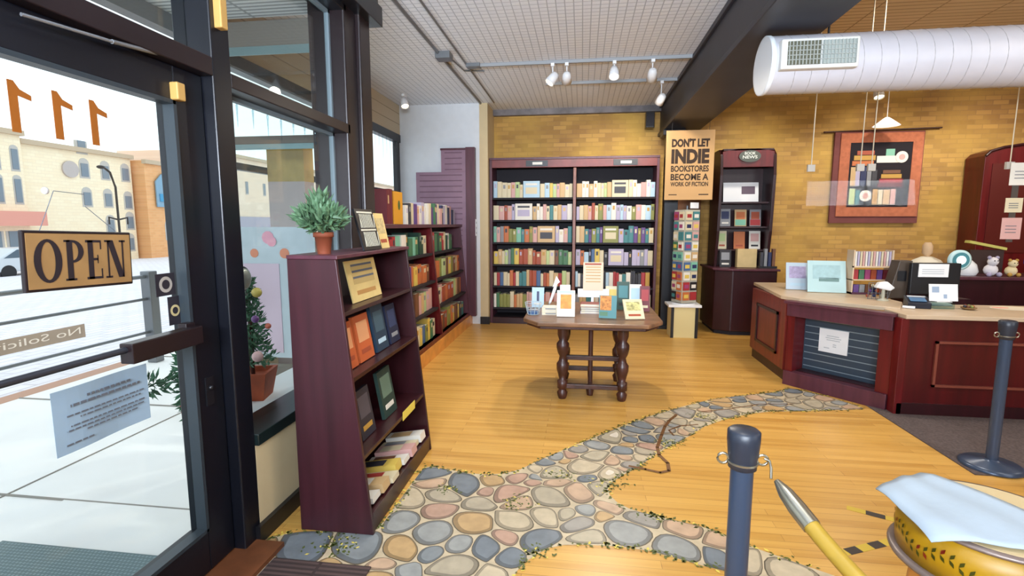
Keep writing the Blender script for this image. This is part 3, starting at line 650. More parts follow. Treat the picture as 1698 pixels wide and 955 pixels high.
def book_mesh(th, dp, ht, m_=None, band=True):
    """a book standing upright: spine towards -Y, thickness along X; slots cover, pages, band"""
    g_ = m_ or MB(); c_ = .0022 if th > .012 else .001
    g_.box(0, c_, .003, dp, 0, ht); g_.box(th - c_, th, .003, dp, 0, ht)
    g_.prism([(0, .004, 0), (th * .2, 0, 0), (th * .8, 0, 0), (th, .004, 0), (th - c_, .008, 0), (c_, .008, 0)], (0, 0, ht))
    g_.box(c_, th - c_, .008, dp - .004, .003, ht - .003, 1)
    if band:
        g_.box(th * .28, th * .72, -.0006, .001, ht * .60, ht * .84, 2)
    return g_
BANDS = ['cream', 'tan', 'charcoal', 'gold', 'grey', 'lavender']
ORD = ['first', 'second', 'third', 'fourth', 'fifth', 'sixth', 'seventh', 'eighth', 'ninth', 'tenth', 'eleventh', 'twelfth', 'thirteenth', 'fourteenth', 'fifteenth', 'sixteenth', 'seventeenth', 'eighteenth', 'nineteenth', 'twentieth', 'twenty-first', 'twenty-second', 'twenty-third', 'twenty-fourth', 'twenty-fifth', 'twenty-sixth', 'twenty-seventh', 'twenty-eighth', 'twenty-ninth', 'thirtieth']
def place_book(th, dp, ht, loc, rot, cover, band, lab, group, faced=False):
    g_ = book_mesh(th, dp, ht, None, faced or (round(th * 1e5) % 5) < 3)
    if faced:   # picture block on the front board
        g_.box(th - .0005, th + .0006, dp * .15, dp * .85, ht * .22, ht * .62, 2); g_.box(th - .0005, th + .0006, dp * .15, dp * .85, ht * .74, ht * .86, 3)
    o_ = g_.build('book', [cmat(cover), M_pages, cmat(band), cmat('white' if cover not in ('white', 'cream') else 'charcoal')], world=False)
    o_.location = loc; o_.rotation_euler = rot
    return tag(o_, lab, 'book', group)
def row(x0, x1, base, n, pal, q, hmin, hmax, dirv, dp, where, group, lean=.35, maxx=None, fill=1.0, faced=()):
    """books side by side from x0 to x1 (distance along dirv from base)"""
    ths = [q.uniform(.7, 1.35) for _ in range(n)]
    for k in faced: ths[k] = 4.2
    tot = sum(ths); L_ = (x1 - x0) * fill; x = x0
    rz = math.atan2(dirv[1], dirv[0])
    for k in range(n):
        th = ths[k] / tot * L_; c_ = q.choice(pal); ht = q.uniform(hmin, hmax); b_ = q.choice([z for z in BANDS if z != c_])
        fc = k in faced
        lab = '%s %s book, %s, %s from left' % ('face-out' if fc else ('thin' if ths[k] < .9 else 'thick' if ths[k] > 1.15 else 'slim upright'), c_, where, ORD[k])
        p = Vector(base) + Vector(dirv) * x
        if fc:
            ht = hmax * .98
            # cover faces the room: book turned so its +X board looks to -Y local
            t2 = .025; wdt = th - .012
            Rz = Matrix.Rotation(rz, 4, 'Z'); off = Rz @ Vector((.006, t2, 0))
            place_book(t2, wdt, ht, p + off + Vector((0, 0, .0008)), (0, 0, rz - math.pi / 2), c_, b_, lab, group, True)
        else:
            off = Matrix.Rotation(rz, 4, 'Z') @ Vector((.0008, q.uniform(0, .02), 0))
            place_book(max(.006, th - .0016), dp * q.uniform(.9, 1), ht, p + off + Vector((0, 0, .0008)), (0, 0, rz), c_, b_, lab, group)
        x += th

# ------------------------------------------------------------------ BACK BOOKCASE
q = random.Random(11)
bk = thing('bookcase', 'wide two-bay cherry bookcase against the brick back wall', 'bookcase', (-.1, 8.35, 0))
B(-1.46, -1.42, 8.1, 8.58, 0, 2.62).build('side_panel', M_cherry_s, bk, bevel=.003)
B(1.11, 1.15, 8.1, 8.58, 0, 2.62).build('side_panel', M_cherry_s, bk, bevel=.003)
dv = B(-.145, -.1, 8.1, 8.58, .1, 2.47).build('divider', mat('reddish_wood_edge', (120, 70, 52), .4, var=.2), bk, bevel=.003)
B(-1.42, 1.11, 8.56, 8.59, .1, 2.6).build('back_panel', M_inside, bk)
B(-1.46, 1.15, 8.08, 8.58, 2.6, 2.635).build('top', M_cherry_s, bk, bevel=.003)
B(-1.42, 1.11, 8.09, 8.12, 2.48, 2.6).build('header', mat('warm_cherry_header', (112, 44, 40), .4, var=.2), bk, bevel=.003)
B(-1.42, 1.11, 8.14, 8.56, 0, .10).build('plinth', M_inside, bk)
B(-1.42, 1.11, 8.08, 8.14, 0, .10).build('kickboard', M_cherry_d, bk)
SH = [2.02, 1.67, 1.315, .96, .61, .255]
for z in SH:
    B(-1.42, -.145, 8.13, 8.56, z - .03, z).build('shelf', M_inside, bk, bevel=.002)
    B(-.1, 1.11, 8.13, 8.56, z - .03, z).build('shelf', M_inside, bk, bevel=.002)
for x, s_, wd in ((-.88, 'FICTION', .34), (.46, 'MYSTERY', .36)):
    pl_ = B(x, x + wd, 8.078, 8.089, 2.495, 2.585).build('section_sign', M_dark, bk); pl_['label'] = 'dark section sign with white lettering'
    B(x + wd * .3, x + wd * .75, 8.0755, 8.078, 2.52, 2.56).build('sign_text', mat('sign_white', (220, 220, 214), .6), pl_)
PALS = [[['cream', 'pale green', 'tan', 'cream', 'yellow', 'white', 'pale blue', 'pink'], ['white', 'pale green', 'cream', 'white', 'pink', 'pale blue', 'tan', 'cream']],
        [['pink', 'rust', 'lavender', 'white', 'tan', 'pale blue', 'grey', 'cream', 'teal'], ['cream', 'pink', 'pale blue', 'lavender', 'grey', 'tan', 'olive', 'white', 'rust']],
        [['teal', 'tan', 'cream', 'olive', 'lavender', 'orange', 'mint', 'white', 'pink', 'grey'], ['olive', 'pale blue', 'yellow', 'lavender', 'cream', 'tan', 'teal', 'purple']],
        [['orange', 'cream', 'green', 'tan', 'rust', 'pale green', 'pink', 'brown', 'yellow', 'grey'], ['cream', 'grey', 'blue', 'pale blue', 'orange', 'lavender', 'black', 'yellow']],
        [['blue', 'pale green', 'cream', 'red', 'teal', 'orange', 'rust', 'cream', 'tan'], ['gold', 'white', 'black', 'teal', 'pale blue', 'red', 'charcoal', 'cream']],
        [['cream', 'tan', 'pink', 'orange', 'green', 'yellow', 'rust', 'white', 'olive'], ['cream', 'blue', 'red', 'magenta', 'white', 'teal', 'tan', 'grey']]]
SN = ['top shelf', 'second shelf', 'third shelf', 'fourth shelf', 'fifth shelf', 'bottom shelf']
FACED = {(0, 0): (7,), (1, 0): (5,), (2, 0): (11,), (3, 0): (), (4, 0): (3, 9), (5, 0): (4,), (0, 1): (9,), (1, 1): (), (2, 1): (7,), (3, 1): (8,), (4, 1): (12,), (5, 1): ()}
for i, z in enumerate(SH):
    for b_ in (0, 1):
        x0, x1 = ((-1.41, -.155), (-.09, 1.1))[b_]
        if i >= 4: continue
        n = 19 - 3 * len(FACED[(i, b_)])
        row(x0, x1, (0, 8.15, z), n, PALS[i][b_], q, .2, .262, (1, 0, 0), .2, '%s of back bookcase, %s bay' % (SN[i], ('left', 'right')[b_]), 'books in the back bookcase', faced=FACED[(i, b_)])

names_ = list(COLS); gb = MB()
for i in (4, 5):
    for b_ in (0, 1):
        x, x1 = ((-1.41, -.155), (-.09, 1.1))[b_]
        while x < x1 - .08:
            th = q.uniform(.035, .075); ht = q.uniform(.2, .262); c_ = names_.index(q.choice(PALS[i][b_])); n0 = len(gb.m)
            v0 = len(gb.v); book_mesh(th - .002, .2, ht, gb, False)
            for k in range(n0, len(gb.m)): gb.m[k] = c_ if gb.m[k] == 0 else len(names_)
            dy = q.uniform(0, .02)
            for k in range(v0, len(gb.v)): v = gb.v[k]; gb.v[k] = (v[0] + x, v[1] + 8.15 + dy, v[2] + SH[i] + .001)
            x += th
tag(gb.build('books', [cmat(c_) for c_ in names_] + [M_pages]), 'rows of mixed books on the two lowest shelves of the back bookcase', 'books', 'books in the back bookcase', 'stuff')

# ------------------------------------------------------------------ LEFT LOW BOOKCASE (front leans back)
lb = thing('low_bookcase', 'low cherry bookcase with slanted front on the platform by the windows', 'bookcase', (-2.0, 6.1, .14))
def fx(z): return -1.76 - (z - .2) * .0925
def slant(y0, y1, m, nm, xb=-2.12):
    return MB().prism([(xb, y0, .14), (fx(.14), y0, .14), (fx(1.6), y0, 1.6), (xb, y0, 1.6)], (0, y1 - y0, 0)).build(nm, m, lb, bevel=.003)
for y in (4.62, 7.82): slant(y, y + .04, M_cherry_s, 'side_panel')
slant(6.27, 6.31, M_cherry, 'divider')
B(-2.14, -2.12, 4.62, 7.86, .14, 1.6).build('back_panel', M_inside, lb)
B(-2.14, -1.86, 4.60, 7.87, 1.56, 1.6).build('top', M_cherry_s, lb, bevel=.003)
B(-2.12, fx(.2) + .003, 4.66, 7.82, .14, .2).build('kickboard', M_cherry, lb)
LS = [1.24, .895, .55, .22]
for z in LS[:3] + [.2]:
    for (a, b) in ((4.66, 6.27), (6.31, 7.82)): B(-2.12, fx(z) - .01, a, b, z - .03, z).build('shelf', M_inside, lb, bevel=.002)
LP = [['green', 'mint', 'white', 'red', 'red', 'cream', 'tan', 'dark green'], ['cream', 'tan', 'purple', 'olive', 'orange', 'brown', 'pale green', 'yellow'], ['orange', 'magenta', 'tan', 'pale green', 'rust', 'gold', 'brown', 'cream', 'pink'], ['blue', 'olive', 'charcoal', 'yellow', 'orange', 'brown', 'teal', 'rust', 'green', 'cream']]
LN = ['top shelf', 'second shelf', 'third shelf', 'bottom shelf']
for i, z in enumerate(LS):
    zz = z if i < 3 else .2
    for j, (a, b) in enumerate(((4.68, 6.26), (6.32, 7.81))):
        row(a, b, (fx(zz + .24) - .035, 0, zz), 11 if j else 13, LP[i], q, .2, .265, (0, 1, 0), .17, '%s of slanted low bookcase, %s bay' % (LN[i], ('near', 'far')[j]), 'books in the low bookcase by the windows', fill=(.97, .8)[j] if i == 0 else .97)
# the books face +X: row() spines face -local Y; with dirv=(0,1) local -Y is +X (good)
row(4.88, 5.04, (-1.9, 0, 1.6), 2, ['maroon', 'rust'], q, .34, .36, (0, 1, 0), .2, 'tall row on low bookcase, beside gold book', 'tall books on top of the low bookcase')
row(5.44, 7.85, (-1.9, 0, 1.6), 34 if False else 22, ['lavender', 'white', 'cream', 'navy', 'green', 'pink', 'pale green', 'purple', 'cream', 'white', 'charcoal'], q, .2, .27, (0, 1, 0), .19, 'row on top of the low bookcase', 'books along the top of the low bookcase', fill=.9)
o = thing('gold_box_book', 'large gold book with green emblem, face-out on the low bookcase', 'book', (-1.94, 5.23, 1.6))
MB().box(-1.96, -1.92, 5.1, 5.36, 1.601, 1.94).build('cover', mat('rich_gold_cover', (214, 150, 24), .45), o, bevel=.003)
MB().ball((-1.92, 5.25, 1.80), .035, 10, 0, (.1, 1, 1.5)).build('emblem', mat('emblem_green', (60, 90, 40), .6), o)

# slatwall tower behind
sw = thing('slatwall_tower', 'stepped plum slatwall tower in the corner left of the back bookcase', 'display unit', (-2.05, 7.95, 0))
B(-2.60, -1.80, 7.9, 7.997, .141, 2.41).build('low_panel', M_slat, sw, bevel=.004)
B(-2.19, -1.80, 7.9, 7.997, 2.41, 2.76).build('high_panel', M_slat, sw, bevel=.004)
B(-1.80, -1.655, 7.885, 7.99, 0.141, 2.78).build('side_panel', M_cherry_s, sw, bevel=.004)
B(-2.2, -1.70, 7.89, 7.995, 2.74, 2.77).build('cap', M_cherry_s, sw, bevel=.004)
gv = MB()
z = .4
while z < 2.72:
    gv.box(-2.54 if z < 2.36 else -2.13, -1.86, 7.893, 7.901, z, z + .012); z += .085
gv.build('groove', M_groove, sw)
o = thing('light_switch', 'small vertical white switch plate on the slatwall tower side', 'switch', (-1.61, 7.9, 1.5))
B(-1.654, -1.644, 7.9, 7.94, 1.42, 1.68).build('plate', M_whitep, o)
sl_ = MB(); [sl_.box(-1.644, -1.641, 7.908, 7.932, z, z + .03) for z in (1.45, 1.53, 1.61)]; sl_.build('button', M_greyink, o)

# ------------------------------------------------------------------ NEAR SLANTED DISPLAY SHELF
ds = thing('display_shelf', 'tall dark cherry display shelf with slanted front beside the door window', 'display shelf', (-1.25, 2.9, 0))
Y0, Y1 = 2.34, 3.38
def sx(z): return -1.185 + (1.43 - z) / 1.43 * .146
def sidep(y0, y1, m):
    return MB().prism([(-1.44, y0, .0045), (sx(.02), y0, .0045), (sx(1.43), y0, 1.43), (-1.44, y0, 1.43)], (0, y1 - y0, 0)).build('side_panel', m, ds, bevel=.003)
M_nearside = mat('near_side_laminate', (58, 24, 32), .38, var=.3, scale=2.5, stretch=(7, 7, .4))
sidep(Y0, Y0 + .022, M_nearside); sidep(Y1 - .022, Y1, M_cherry_d)
B(-1.44, -1.425, Y0 + .022, Y1 - .022, .02, 1.43).build('back_panel', M_cherry_d, ds)
B(-1.44, -1.175, Y0 - .005, Y1 + .005, 1.43, 1.45).build('top', M_cherry_s, ds, bevel=.003)
DSZ = [1.165, .83, .42, .08]
for z in DSZ:
    B(-1.425, sx(z) - .004, Y0 + .022, Y1 - .022, z - .022, z).build('shelf', M_cherry_d, ds, bevel=.002)
B(sx(.1) - .03, sx(.1) + .0, Y0 + .022, Y1 - .022, .0045, .11).build('front_lip', M_cherry_d, ds, bevel=.002)
# face-out books there: local frame, board faces +X, leaning back
def faceout(lab, y, wd, ht, z, xf, cover, pic, bar, lean=10, th=.022, group='face-out books on the slanted display shelf', cat='book', name='book'):
    o_ = thing(name, lab, cat, (xf, y, z), 0, group)
    T = Matrix.Translation((xf, y, z + th * math.sin(R(lean)) + .0015)) @ Matrix.Rotation(R(-lean), 4, 'Y')
    def bx(nm, m, *a, par=o_, bev=0):
        g_ = MB(); g_.box(*a); g_.v = [tuple(T @ Vector(v)) for v in g_.v]; return g_.build(nm, m, par, bevel=bev)
    bx('cover', cover, -th, 0, 0, wd, 0, ht); bx('pages', M_pages, -th + .003, -.003, .003, wd + .002, .003, ht - .004) if False else None
    bx('picture', pic, 0, .0012, wd * .14, wd * .86, ht * .42, ht * .86)
    bx('title', bar, 0, .0014, wd * .18, wd * .82, ht * .16, ht * .26)
    return o_, T
lm = lambda n, c, r=.5, **k: mat(n, c, r, **k)
PC = lm('parchment', (216, 190, 124), .7, var=.08); 
o, T = faceout('parchment coloured placard with dark text on the top display shelf', 2.63, .40, .235, 1.165, -1.235, PC, lm('parchment_text_block', (190, 164, 104), .7), lm('sienna_block', (176, 130, 70), .7), 12, .008, cat='placard', name='shelf_placard')
for i, zz in enumerate((.2, .165, .13)):
    g_ = MB(); g_.box(.0015, .0022, .06, .34, zz, zz + .012); g_.v = [tuple(T @ Vector(v)) for v in g_.v]; g_.build('print', M_greyink, o)
faceout('rust brown book at the left end of the top display shelf', 2.40, .16, .24, 1.165, -1.26, lm('rust_cover', (120, 66, 44)), lm('rust_pic', (150, 96, 60)), cmat('cream'))
faceout('orange book with pale sketch, left of the matching pair, second shelf', 2.42, .17, .25, .83, -1.20, lm('burnt_orange', (190, 92, 46)), lm('peach_sketch', (224, 160, 112)), cmat('rust'))
faceout('orange book with pale sketch, right of the matching pair, second shelf', 2.62, .19, .26, .83, -1.20, lm('burnt_orange', (190, 92, 46)), lm('peach_sketch', (224, 160, 112)), cmat('rust'))
faceout('dark teal book right of the orange pair, second display shelf', 2.86, .18, .28, .83, -1.20, lm('deep_teal', (28, 52, 72)), lm('teal_photo', (64, 90, 104)), cmat('pale blue'))
faceout('navy book at the right end of the second display shelf', 3.08, .16, .25, .83, -1.2, lm('deep_navy', (24, 30, 56)), lm('navy_photo', (48, 60, 96)), cmat('grey'))
faceout('charcoal book with gold emblem on the third display shelf', 2.52, .18, .27, .42, -1.16, lm('charcoal_cover', (44, 42, 52)), lm('charcoal_photo', (82, 76, 84)), cmat('gold'))
faceout('dark green book with white lettering on the third display shelf', 2.84, .20, .29, .42, -1.16, lm('forest_cover', (36, 58, 52)), lm('forest_photo', (96, 120, 104)), cmat('white'))
tag(MB().box(sx(.42) - .003, sx(.42) - .0005, 2.93, 3.16, .385, .44).build('shelf_tag', lm('yellow_label', (226, 204, 84), .7)), 'yellow label strip on the edge of the lowest display shelf board', 'label')
# flat newspapers / magazines on the bottom shelf
qq = random.Random(5)
FC = [('white', 'pink'), ('tan', 'white'), ('cream', 'red'), ('yellow', 'charcoal'), ('white', 'brown'), ('pink', 'cream'), ('cream', 'grey'), ('white', 'tan')]
yy = 2.42
for i, (c1, c2) in enumerate(FC):
    o_ = thing('magazine', '%s magazine with %s cover panel lying on bottom display shelf, %s from the door' % (c1, c2, ORD[i]), 'magazine', (-1.2, yy, .08), 0, 'magazines flat on the bottom display shelf')
    a = qq.uniform(-.03, .03); th = .03 + .022 * (i % 2)
    T = Matrix.Translation((-1.32 + .012 * (i % 3), yy + .056, .083)) @ Matrix.Rotation(a, 4, 'Z') @ Matrix.Rotation(R(-9.5), 4, 'Y')
    g_ = MB(); g_.box(0, .25, -.05, .05, 0, th); g_.v = [tuple(T @ Vector(v)) for v in g_.v]; g_.build('cover', cmat(c1), o_)
    g_ = MB(); g_.box(.03, .17, -.038, .038, th, th + .001); g_.v = [tuple(T @ Vector(v)) for v in g_.v]; g_.build('picture', cmat(c2), o_)
    yy += .112
# on top: potted plant, chalk-pattern sign, cards
o = thing('potted_plant', 'bushy sage-green plant in a terracotta pot on top of the display shelf', 'potted plant', (-1.30, 2.47, 1.45))
MB().lathe([(.032, 0), (.043, .085), (.05, .085), (.051, .11), (.044, .11), (.042, .1)], (-1.31, 2.47, 1.45), 24).build('pot', M_terra, o)
MB().lathe([(.042, 0), (.041, .006)], (-1.31, 2.47, 1.545), 20).build('soil', M_soil, o)
pf = MB(); leafcloud(pf, (-1.32, 2.47, 1.635), .13, .15, .075, 420, .075, 0, 21, .7); leafcloud(pf, (-1.32, 2.47, 1.70), .07, .09, .07, 110, .07, 0, 22, 1.2)
leafcloud(pf, (-1.40, 2.60, 1.66), .03, .09, .05, 80, .06, 0, 23, .5)
pf.build('foliage', M_leaf, o)
stm = MB()
for a in range(7): stm.tube([(-1.31, 2.47, 1.55), (-1.31 + .05 * math.cos(a * .9), 2.47 + .05 * math.sin(a * .9), 1.66)], .003, 5)
stm.build('stem', lm('olive_stem', (80, 84, 50)), o)
o, T = faceout('black easel sign with white zigzag lettering beside the plant', 2.72, .25, .24, 1.45, -1.20, M_dark, lm('sign_ivory', (206, 206, 190)), lm('sign_ivory', (206, 206, 190)), 14, .012, None, 'sign', 'easel_sign')
for ch in list(o.children):
    if ch.name.startswith(('picture', 'title')): bpy.data.objects.remove(ch)
g_ = MB()
for z0, z1 in ((.02, .105), (.13, .21)):
    y = .03
    while y < .22:
        d2 = .018 if int(y * 100) % 2 else -.006
        g_.prism([(.001, y, z0), (.001, y + .008, z0), (.001, y + .008 + d2, z1), (.001, y + d2, z1)], (.001, 0, 0)); y += .019
g_.box(.001, .002, .02, .23, .112, .122); g_.box(.001, .002, .02, .23, .215, .225)
g_.v = [tuple(T @ Vector(v)) for v in g_.v]; g_.build('zigzag_lettering', lm('sign_ivory', (206, 206, 190)), o)
faceout('small parchment card with flowers, right of the easel sign', 3.0, .15, .22, 1.45, -1.22, PC, lm('card_flowers', (190, 170, 120), .7, var=.3, scale=60), cmat('rust'), 12, .006, None, 'card', 'greeting_card')
faceout('dark teal booklet behind the parchment card on the shelf top', 2.955, .12, .21, 1.45, -1.27, cmat('teal'), cmat('navy'), cmat('black'), 8, .01, None, 'booklet', 'booklet')

# ------------------------------------------------------------------ TURNED-LEG TABLE
tb = thing('oak_table', 'old dark oak table with turned legs in the middle of the floor', 'table', (.1, 4.85, 0))
MB().prism([(-.5, 4.42, .745), (-.36, 4.22, .745), (.56, 4.22, .745), (.7, 4.42, .745), (.7, 5.25, .745), (.58, 5.42, .745), (-.38, 5.42, .745), (-.5, 5.25, .745)], (0, 0, .035)).build('tabletop', M_tabletop, tb, bevel=.008)
MB().prism([(-.47, 4.44, .715), (-.34, 4.26, .715), (.54, 4.26, .715), (.67, 4.44, .715), (.67, 5.23, .715), (.56, 5.38, .715), (-.36, 5.38, .715), (-.47, 5.23, .715)], (0, 0, .03)).build('apron', M_darkwood, tb, bevel=.005)
legp = [(.035, 0), (.042, .02), (.05, .06), (.03, .085), (.03, .09), (.048, .10), (.048, .17), (.03, .18), (.042, .23), (.056, .28), (.056, .33), (.036, .36), (.03, .40), (.046, .43), (.058, .48), (.058, .52), (.034, .55), (.05, .60), (.05, .715)]
for (x, y) in ((-.155, 4.6), (.385, 4.6), (-.155, 5.2), (.385, 5.2)):
    MB().lathe(legp, (x, y, 0), 16).build('leg', M_darkwood, tb)
MB().lathe([(.028, 0), (.036, .05), (.022, .09), (.022, .12), (.022, .715)], (.1, 4.72, 0), 14).build('centre_post', M_darkwood, tb)
st_ = MB(); st_.box(-.13, .36, 4.575, 4.625, .10, .14); st_.build('stretcher', M_darkwood, tb, bevel=.004)
st_ = MB(); st_.box(-.13, .36, 5.175, 5.225, .10, .14); st_.build('stretcher', M_darkwood, tb, bevel=.004)
for x in (-.155, .385): B(x - .025, x + .025, 4.64, 5.16, .105, .145).build('stretcher', M_darkwood, tb, bevel=.004)
B(-.13, .36, 4.69, 4.74, .34, .38).build('cross_rail', M_darkwood, tb, bevel=.004)
B(.08, .12, 4.62, 5.18, .115, .135).build('cross_rail', M_darkwood, tb, bevel=.003)

TT = .78
def stand_board(name, lab, cat, x, y, wd, ht, m, pic=None, bar=None, z=TT, rz=0, lean=8, th=.01, group=None, picbox=(.14, .86, .42, .86), barbox=(.18, .82, .14, .24), partname='panel'):
    """board facing -Y, turned by rz, leaning back"""
    o_ = thing(name, lab, cat, (x, y, z), rz, group)
    T = Matrix.Rotation(R(-lean), 4, 'X')
    T = Matrix.Translation((x, y, z + th * math.sin(R(lean)) + .0015)) @ Matrix.Rotation(rz, 4, 'Z') @ T
    def bx(nm, mm, *a):
        g_ = MB(); g_.box(*a); g_.v = [tuple(T @ Vector(v)) for v in g_.v]; return g_.build(nm, mm, o_)
    bx(partname, m, -wd / 2, wd / 2, 0, th, 0, ht)
    if pic: bx('picture', pic, -wd / 2 + wd * picbox[0], -wd / 2 + wd * picbox[1], -.0014, 0, ht * picbox[2], ht * picbox[3])
    if bar: bx('title', bar, -wd / 2 + wd * barbox[0], -wd / 2 + wd * barbox[1], -.0014, 0, ht * barbox[2], ht * barbox[3])
    return o_, T
stand_board('art_book', 'white book with an orange cover picture at the table front', 'book', -.13, 4.50, .16, .235, cmat('white'), lm('orange_art', (226, 150, 70), .6, var=.3, scale=20), cmat('pale blue'), barbox=(.05, .95, .9, .97), picbox=(.2, .8, .3, .84), th=.02, partname='cover')
stand_board('garden_book', 'teal book with orange flowers standing at the table front', 'book', .235, 4.47, .15, .20, cmat('teal'), lm('flower_art', (200, 130, 60), .6, var=.5, scale=40), cmat('green'), rz=R(-6), picbox=(.05, .7, .35, .98), barbox=(.05, .5, .1, .28), th=.02, partname='cover')
stand_board('picture_book', 'open cream illustrated booklet leaning at the table right corner', 'book', .47, 4.44, .17, .19, cmat('cream'), lm('botanical_art', (188, 180, 120), .6, var=.5, scale=40), cmat('rust'), rz=R(12), lean=35, th=.015, partname='cover')
# sign holder with big price card
o = thing('sign_stand', 'white display stand holding a pale pink card above the table', 'sign holder', (.11, 4.95, TT))
B(.05, .17, 4.93, 5.0, TT, TT + .01).build('base', M_whitep, o); B(.10, .125, 4.955, 4.965, TT, 1.0).build('stem', M_whitep, o)
B(-.03, .27, 4.94, 4.97, .90, .98).build('crossbar', M_whitep, o, bevel=.003)
cd = B(.02, .21, 4.92, 4.935, .97, 1.24).build('card', lm('pale_peach_card', (230, 204, 178), .7), o)
g_ = MB(); [g_.box(.045, .185, 4.9185, 4.92, z, z + .009) for z in (1.19, 1.165, 1.14, 1.11, 1.08, 1.05)]; g_.build('print', lm('tan_print', (196, 160, 110), .7), cd)
B(.035, .19, 4.9175, 4.9195, 1.215, 1.232).build('heading', cmat('rust'), cd)
o = thing('card_stand', 'small white stand with folded cards left of the price card', 'sign holder', (-.15, 4.92, TT))
B(-.21, -.09, 4.9, 4.98, TT, TT + .012).build('base', M_whitep, o); B(-.16, -.14, 4.93, 4.94, TT, .93).build('stem', M_whitep, o)
B(-.2, -.1, 4.91, 4.92, .92, 1.02).build('card', M_paper, o)
o = thing('paper_crane', 'white folded paper figure standing at the left of the table', 'figurine', (-.28, 4.9, TT))
MB().tube([(-.33, 4.9, TT), (-.29, 4.9, .86), (-.25, 4.9, .98), (-.235, 4.9, 1.04)], [.012, .014, .018, .012], 6).build('body', M_paper, o)
MB().prism([(-.27, 4.88, 1.0), (-.2, 4.88, 1.05), (-.235, 4.88, 1.11)], (0, .02, 0)).build('wing', M_paper, o)
q3 = random.Random(9)
# stacks lying on the table
def stack(x, y, n, wd, dp, cols, where, group, rz=0):
    z = TT
    for k in range(n):
        th = q3.uniform(.018, .03); c_ = cols[k % len(cols)]
        g_ = MB(); g_.box(-wd / 2, wd / 2, -dp / 2, dp / 2, 0, .002); g_.box(-wd / 2, wd / 2, -dp / 2, dp / 2, th - .002, th); g_.box(-wd / 2 + .003, wd / 2 - .003, -dp / 2 + .004, dp / 2 - .002, .002, th - .002, 1); g_.box(-wd / 2, -wd / 2 + .003, -dp / 2, dp / 2, 0, th)
        g_.box(-wd * .3, wd * .3, -dp / 2 - .0006, -dp / 2 + .001, th * .3, th * .7, 2)
        o_ = g_.build('book', [cmat(c_), M_pages, cmat('white' if c_ != 'white' else 'grey')], world=False); o_.location = (x, y, z); o_.rotation_euler = (0, 0, rz + q3.uniform(-.06, .06))
        tag(o_, '%s book lying flat, %s of stack %s' % (c_, ['bottom', 'second up', 'third up', 'fourth up'][k] if k < n - 1 else 'topmost', where), 'book', group); z += th
stack(.1, 4.78, 4, .2, .15, ['lavender', 'grey', 'navy', 'rust'], 'under the price card', 'stacked books on the oak table')
stack(-.27, 4.66, 3, .16, .14, ['white', 'cream', 'white'], 'left of the orange picture book', 'stacked books on the oak table left side')
# books standing on the table right
for i, (x, c_, pic, bar, wd, ht) in enumerate([(.30, 'cream', 'yellow', 'tan', .12, .22), (.405, 'dark green', 'teal', 'black', .12, .27), (.515, 'white', 'pale blue', 'blue', .11, .25), (.60, 'maroon', 'red', 'cream', .09, .24)]):
    stand_board('book', '%s book standing face-out at the table back right, %s from left' % (c_, ORD[i]), 'book', x, 5.0 - .04 * i, wd, ht, cmat(c_), cmat(pic), cmat(bar), lean=6, th=.018, group='upright books at the right of the oak table', partname='cover')
o = thing('wire_basket', 'small clear and blue wire basket at the left end of the oak table', 'basket', (-.43, 4.6, TT))
g_ = MB()
for i in range(10):
    a = i / 10 * 6.283; g_.tube([(-.43 + .05 * math.cos(a), 4.6 + .05 * math.sin(a), TT + .002), (-.43 + .075 * math.cos(a), 4.6 + .075 * math.sin(a), TT + .11)], .0025, 5)
for z, r_ in ((.003, .05), (.055, .0625), (.11, .075)): g_.tube([(-.43 + r_ * math.cos(k / 16 * 6.283), 4.6 + r_ * math.sin(k / 16 * 6.283), TT + z + .002) for k in range(17)], .0025, 5)
g_.build('wires', lm('pale_wire', (178, 194, 200), .3), o)
g_ = MB(); g_.lathe([(.045, .004), (.05, .03)], (-.43, 4.6, TT), 14); g_.build('contents', cmat('blue'), o)
stand_board('booklet', 'pale blue booklet with a dark figure at the table left back', 'booklet', -.42, 4.98, .12, .20, cmat('pale blue'), cmat('navy'), cmat('white'), picbox=(.4, .6, .3, .8))

# ------------------------------------------------------------------ INDIE SIGN
o = thing('hanging_poster', 'kraft board poster about indie bookstores hanging from the beam', 'poster', (1.44, 7.4, 1.94))
B(1.125, 1.765, 7.4, 7.415, 1.935, 2.87).build('board', lm('poster_kraft', (198, 156, 104), .7, var=.05, scale=3), o, bevel=.003)
ts = lm('poster_ink', (52, 32, 16), .7)
for s_, z, h in (("DON'T LET", 2.645, .115), ('INDIE', 2.425, .195), ('BOOKSTORES', 2.315, .085), ('BECOME A', 2.20, .09), ('WORK OF FICTION', 2.12, .06)):
    text(s_, (1.20, 7.398, z), (1, 0, 0), (0, 0, 1), .50, h, ts, o, bold=.055 if h > .1 else .03)
g_ = MB(); g_.box(1.18, 1.29, 7.3985, 7.4, 2.0, 2.012); g_.box(1.58, 1.71, 7.3985, 7.4, 2.0, 2.015); g_.build('fine_print', ts, o)
g_ = MB(); g_.tube([(1.2, 7.41, 2.87), (1.2, 7.41, 2.985)], .003, 5); g_.tube([(1.69, 7.41, 2.87), (1.69, 7.41, 2.985)], .003, 5); g_.build('hanger', M_dark, o)

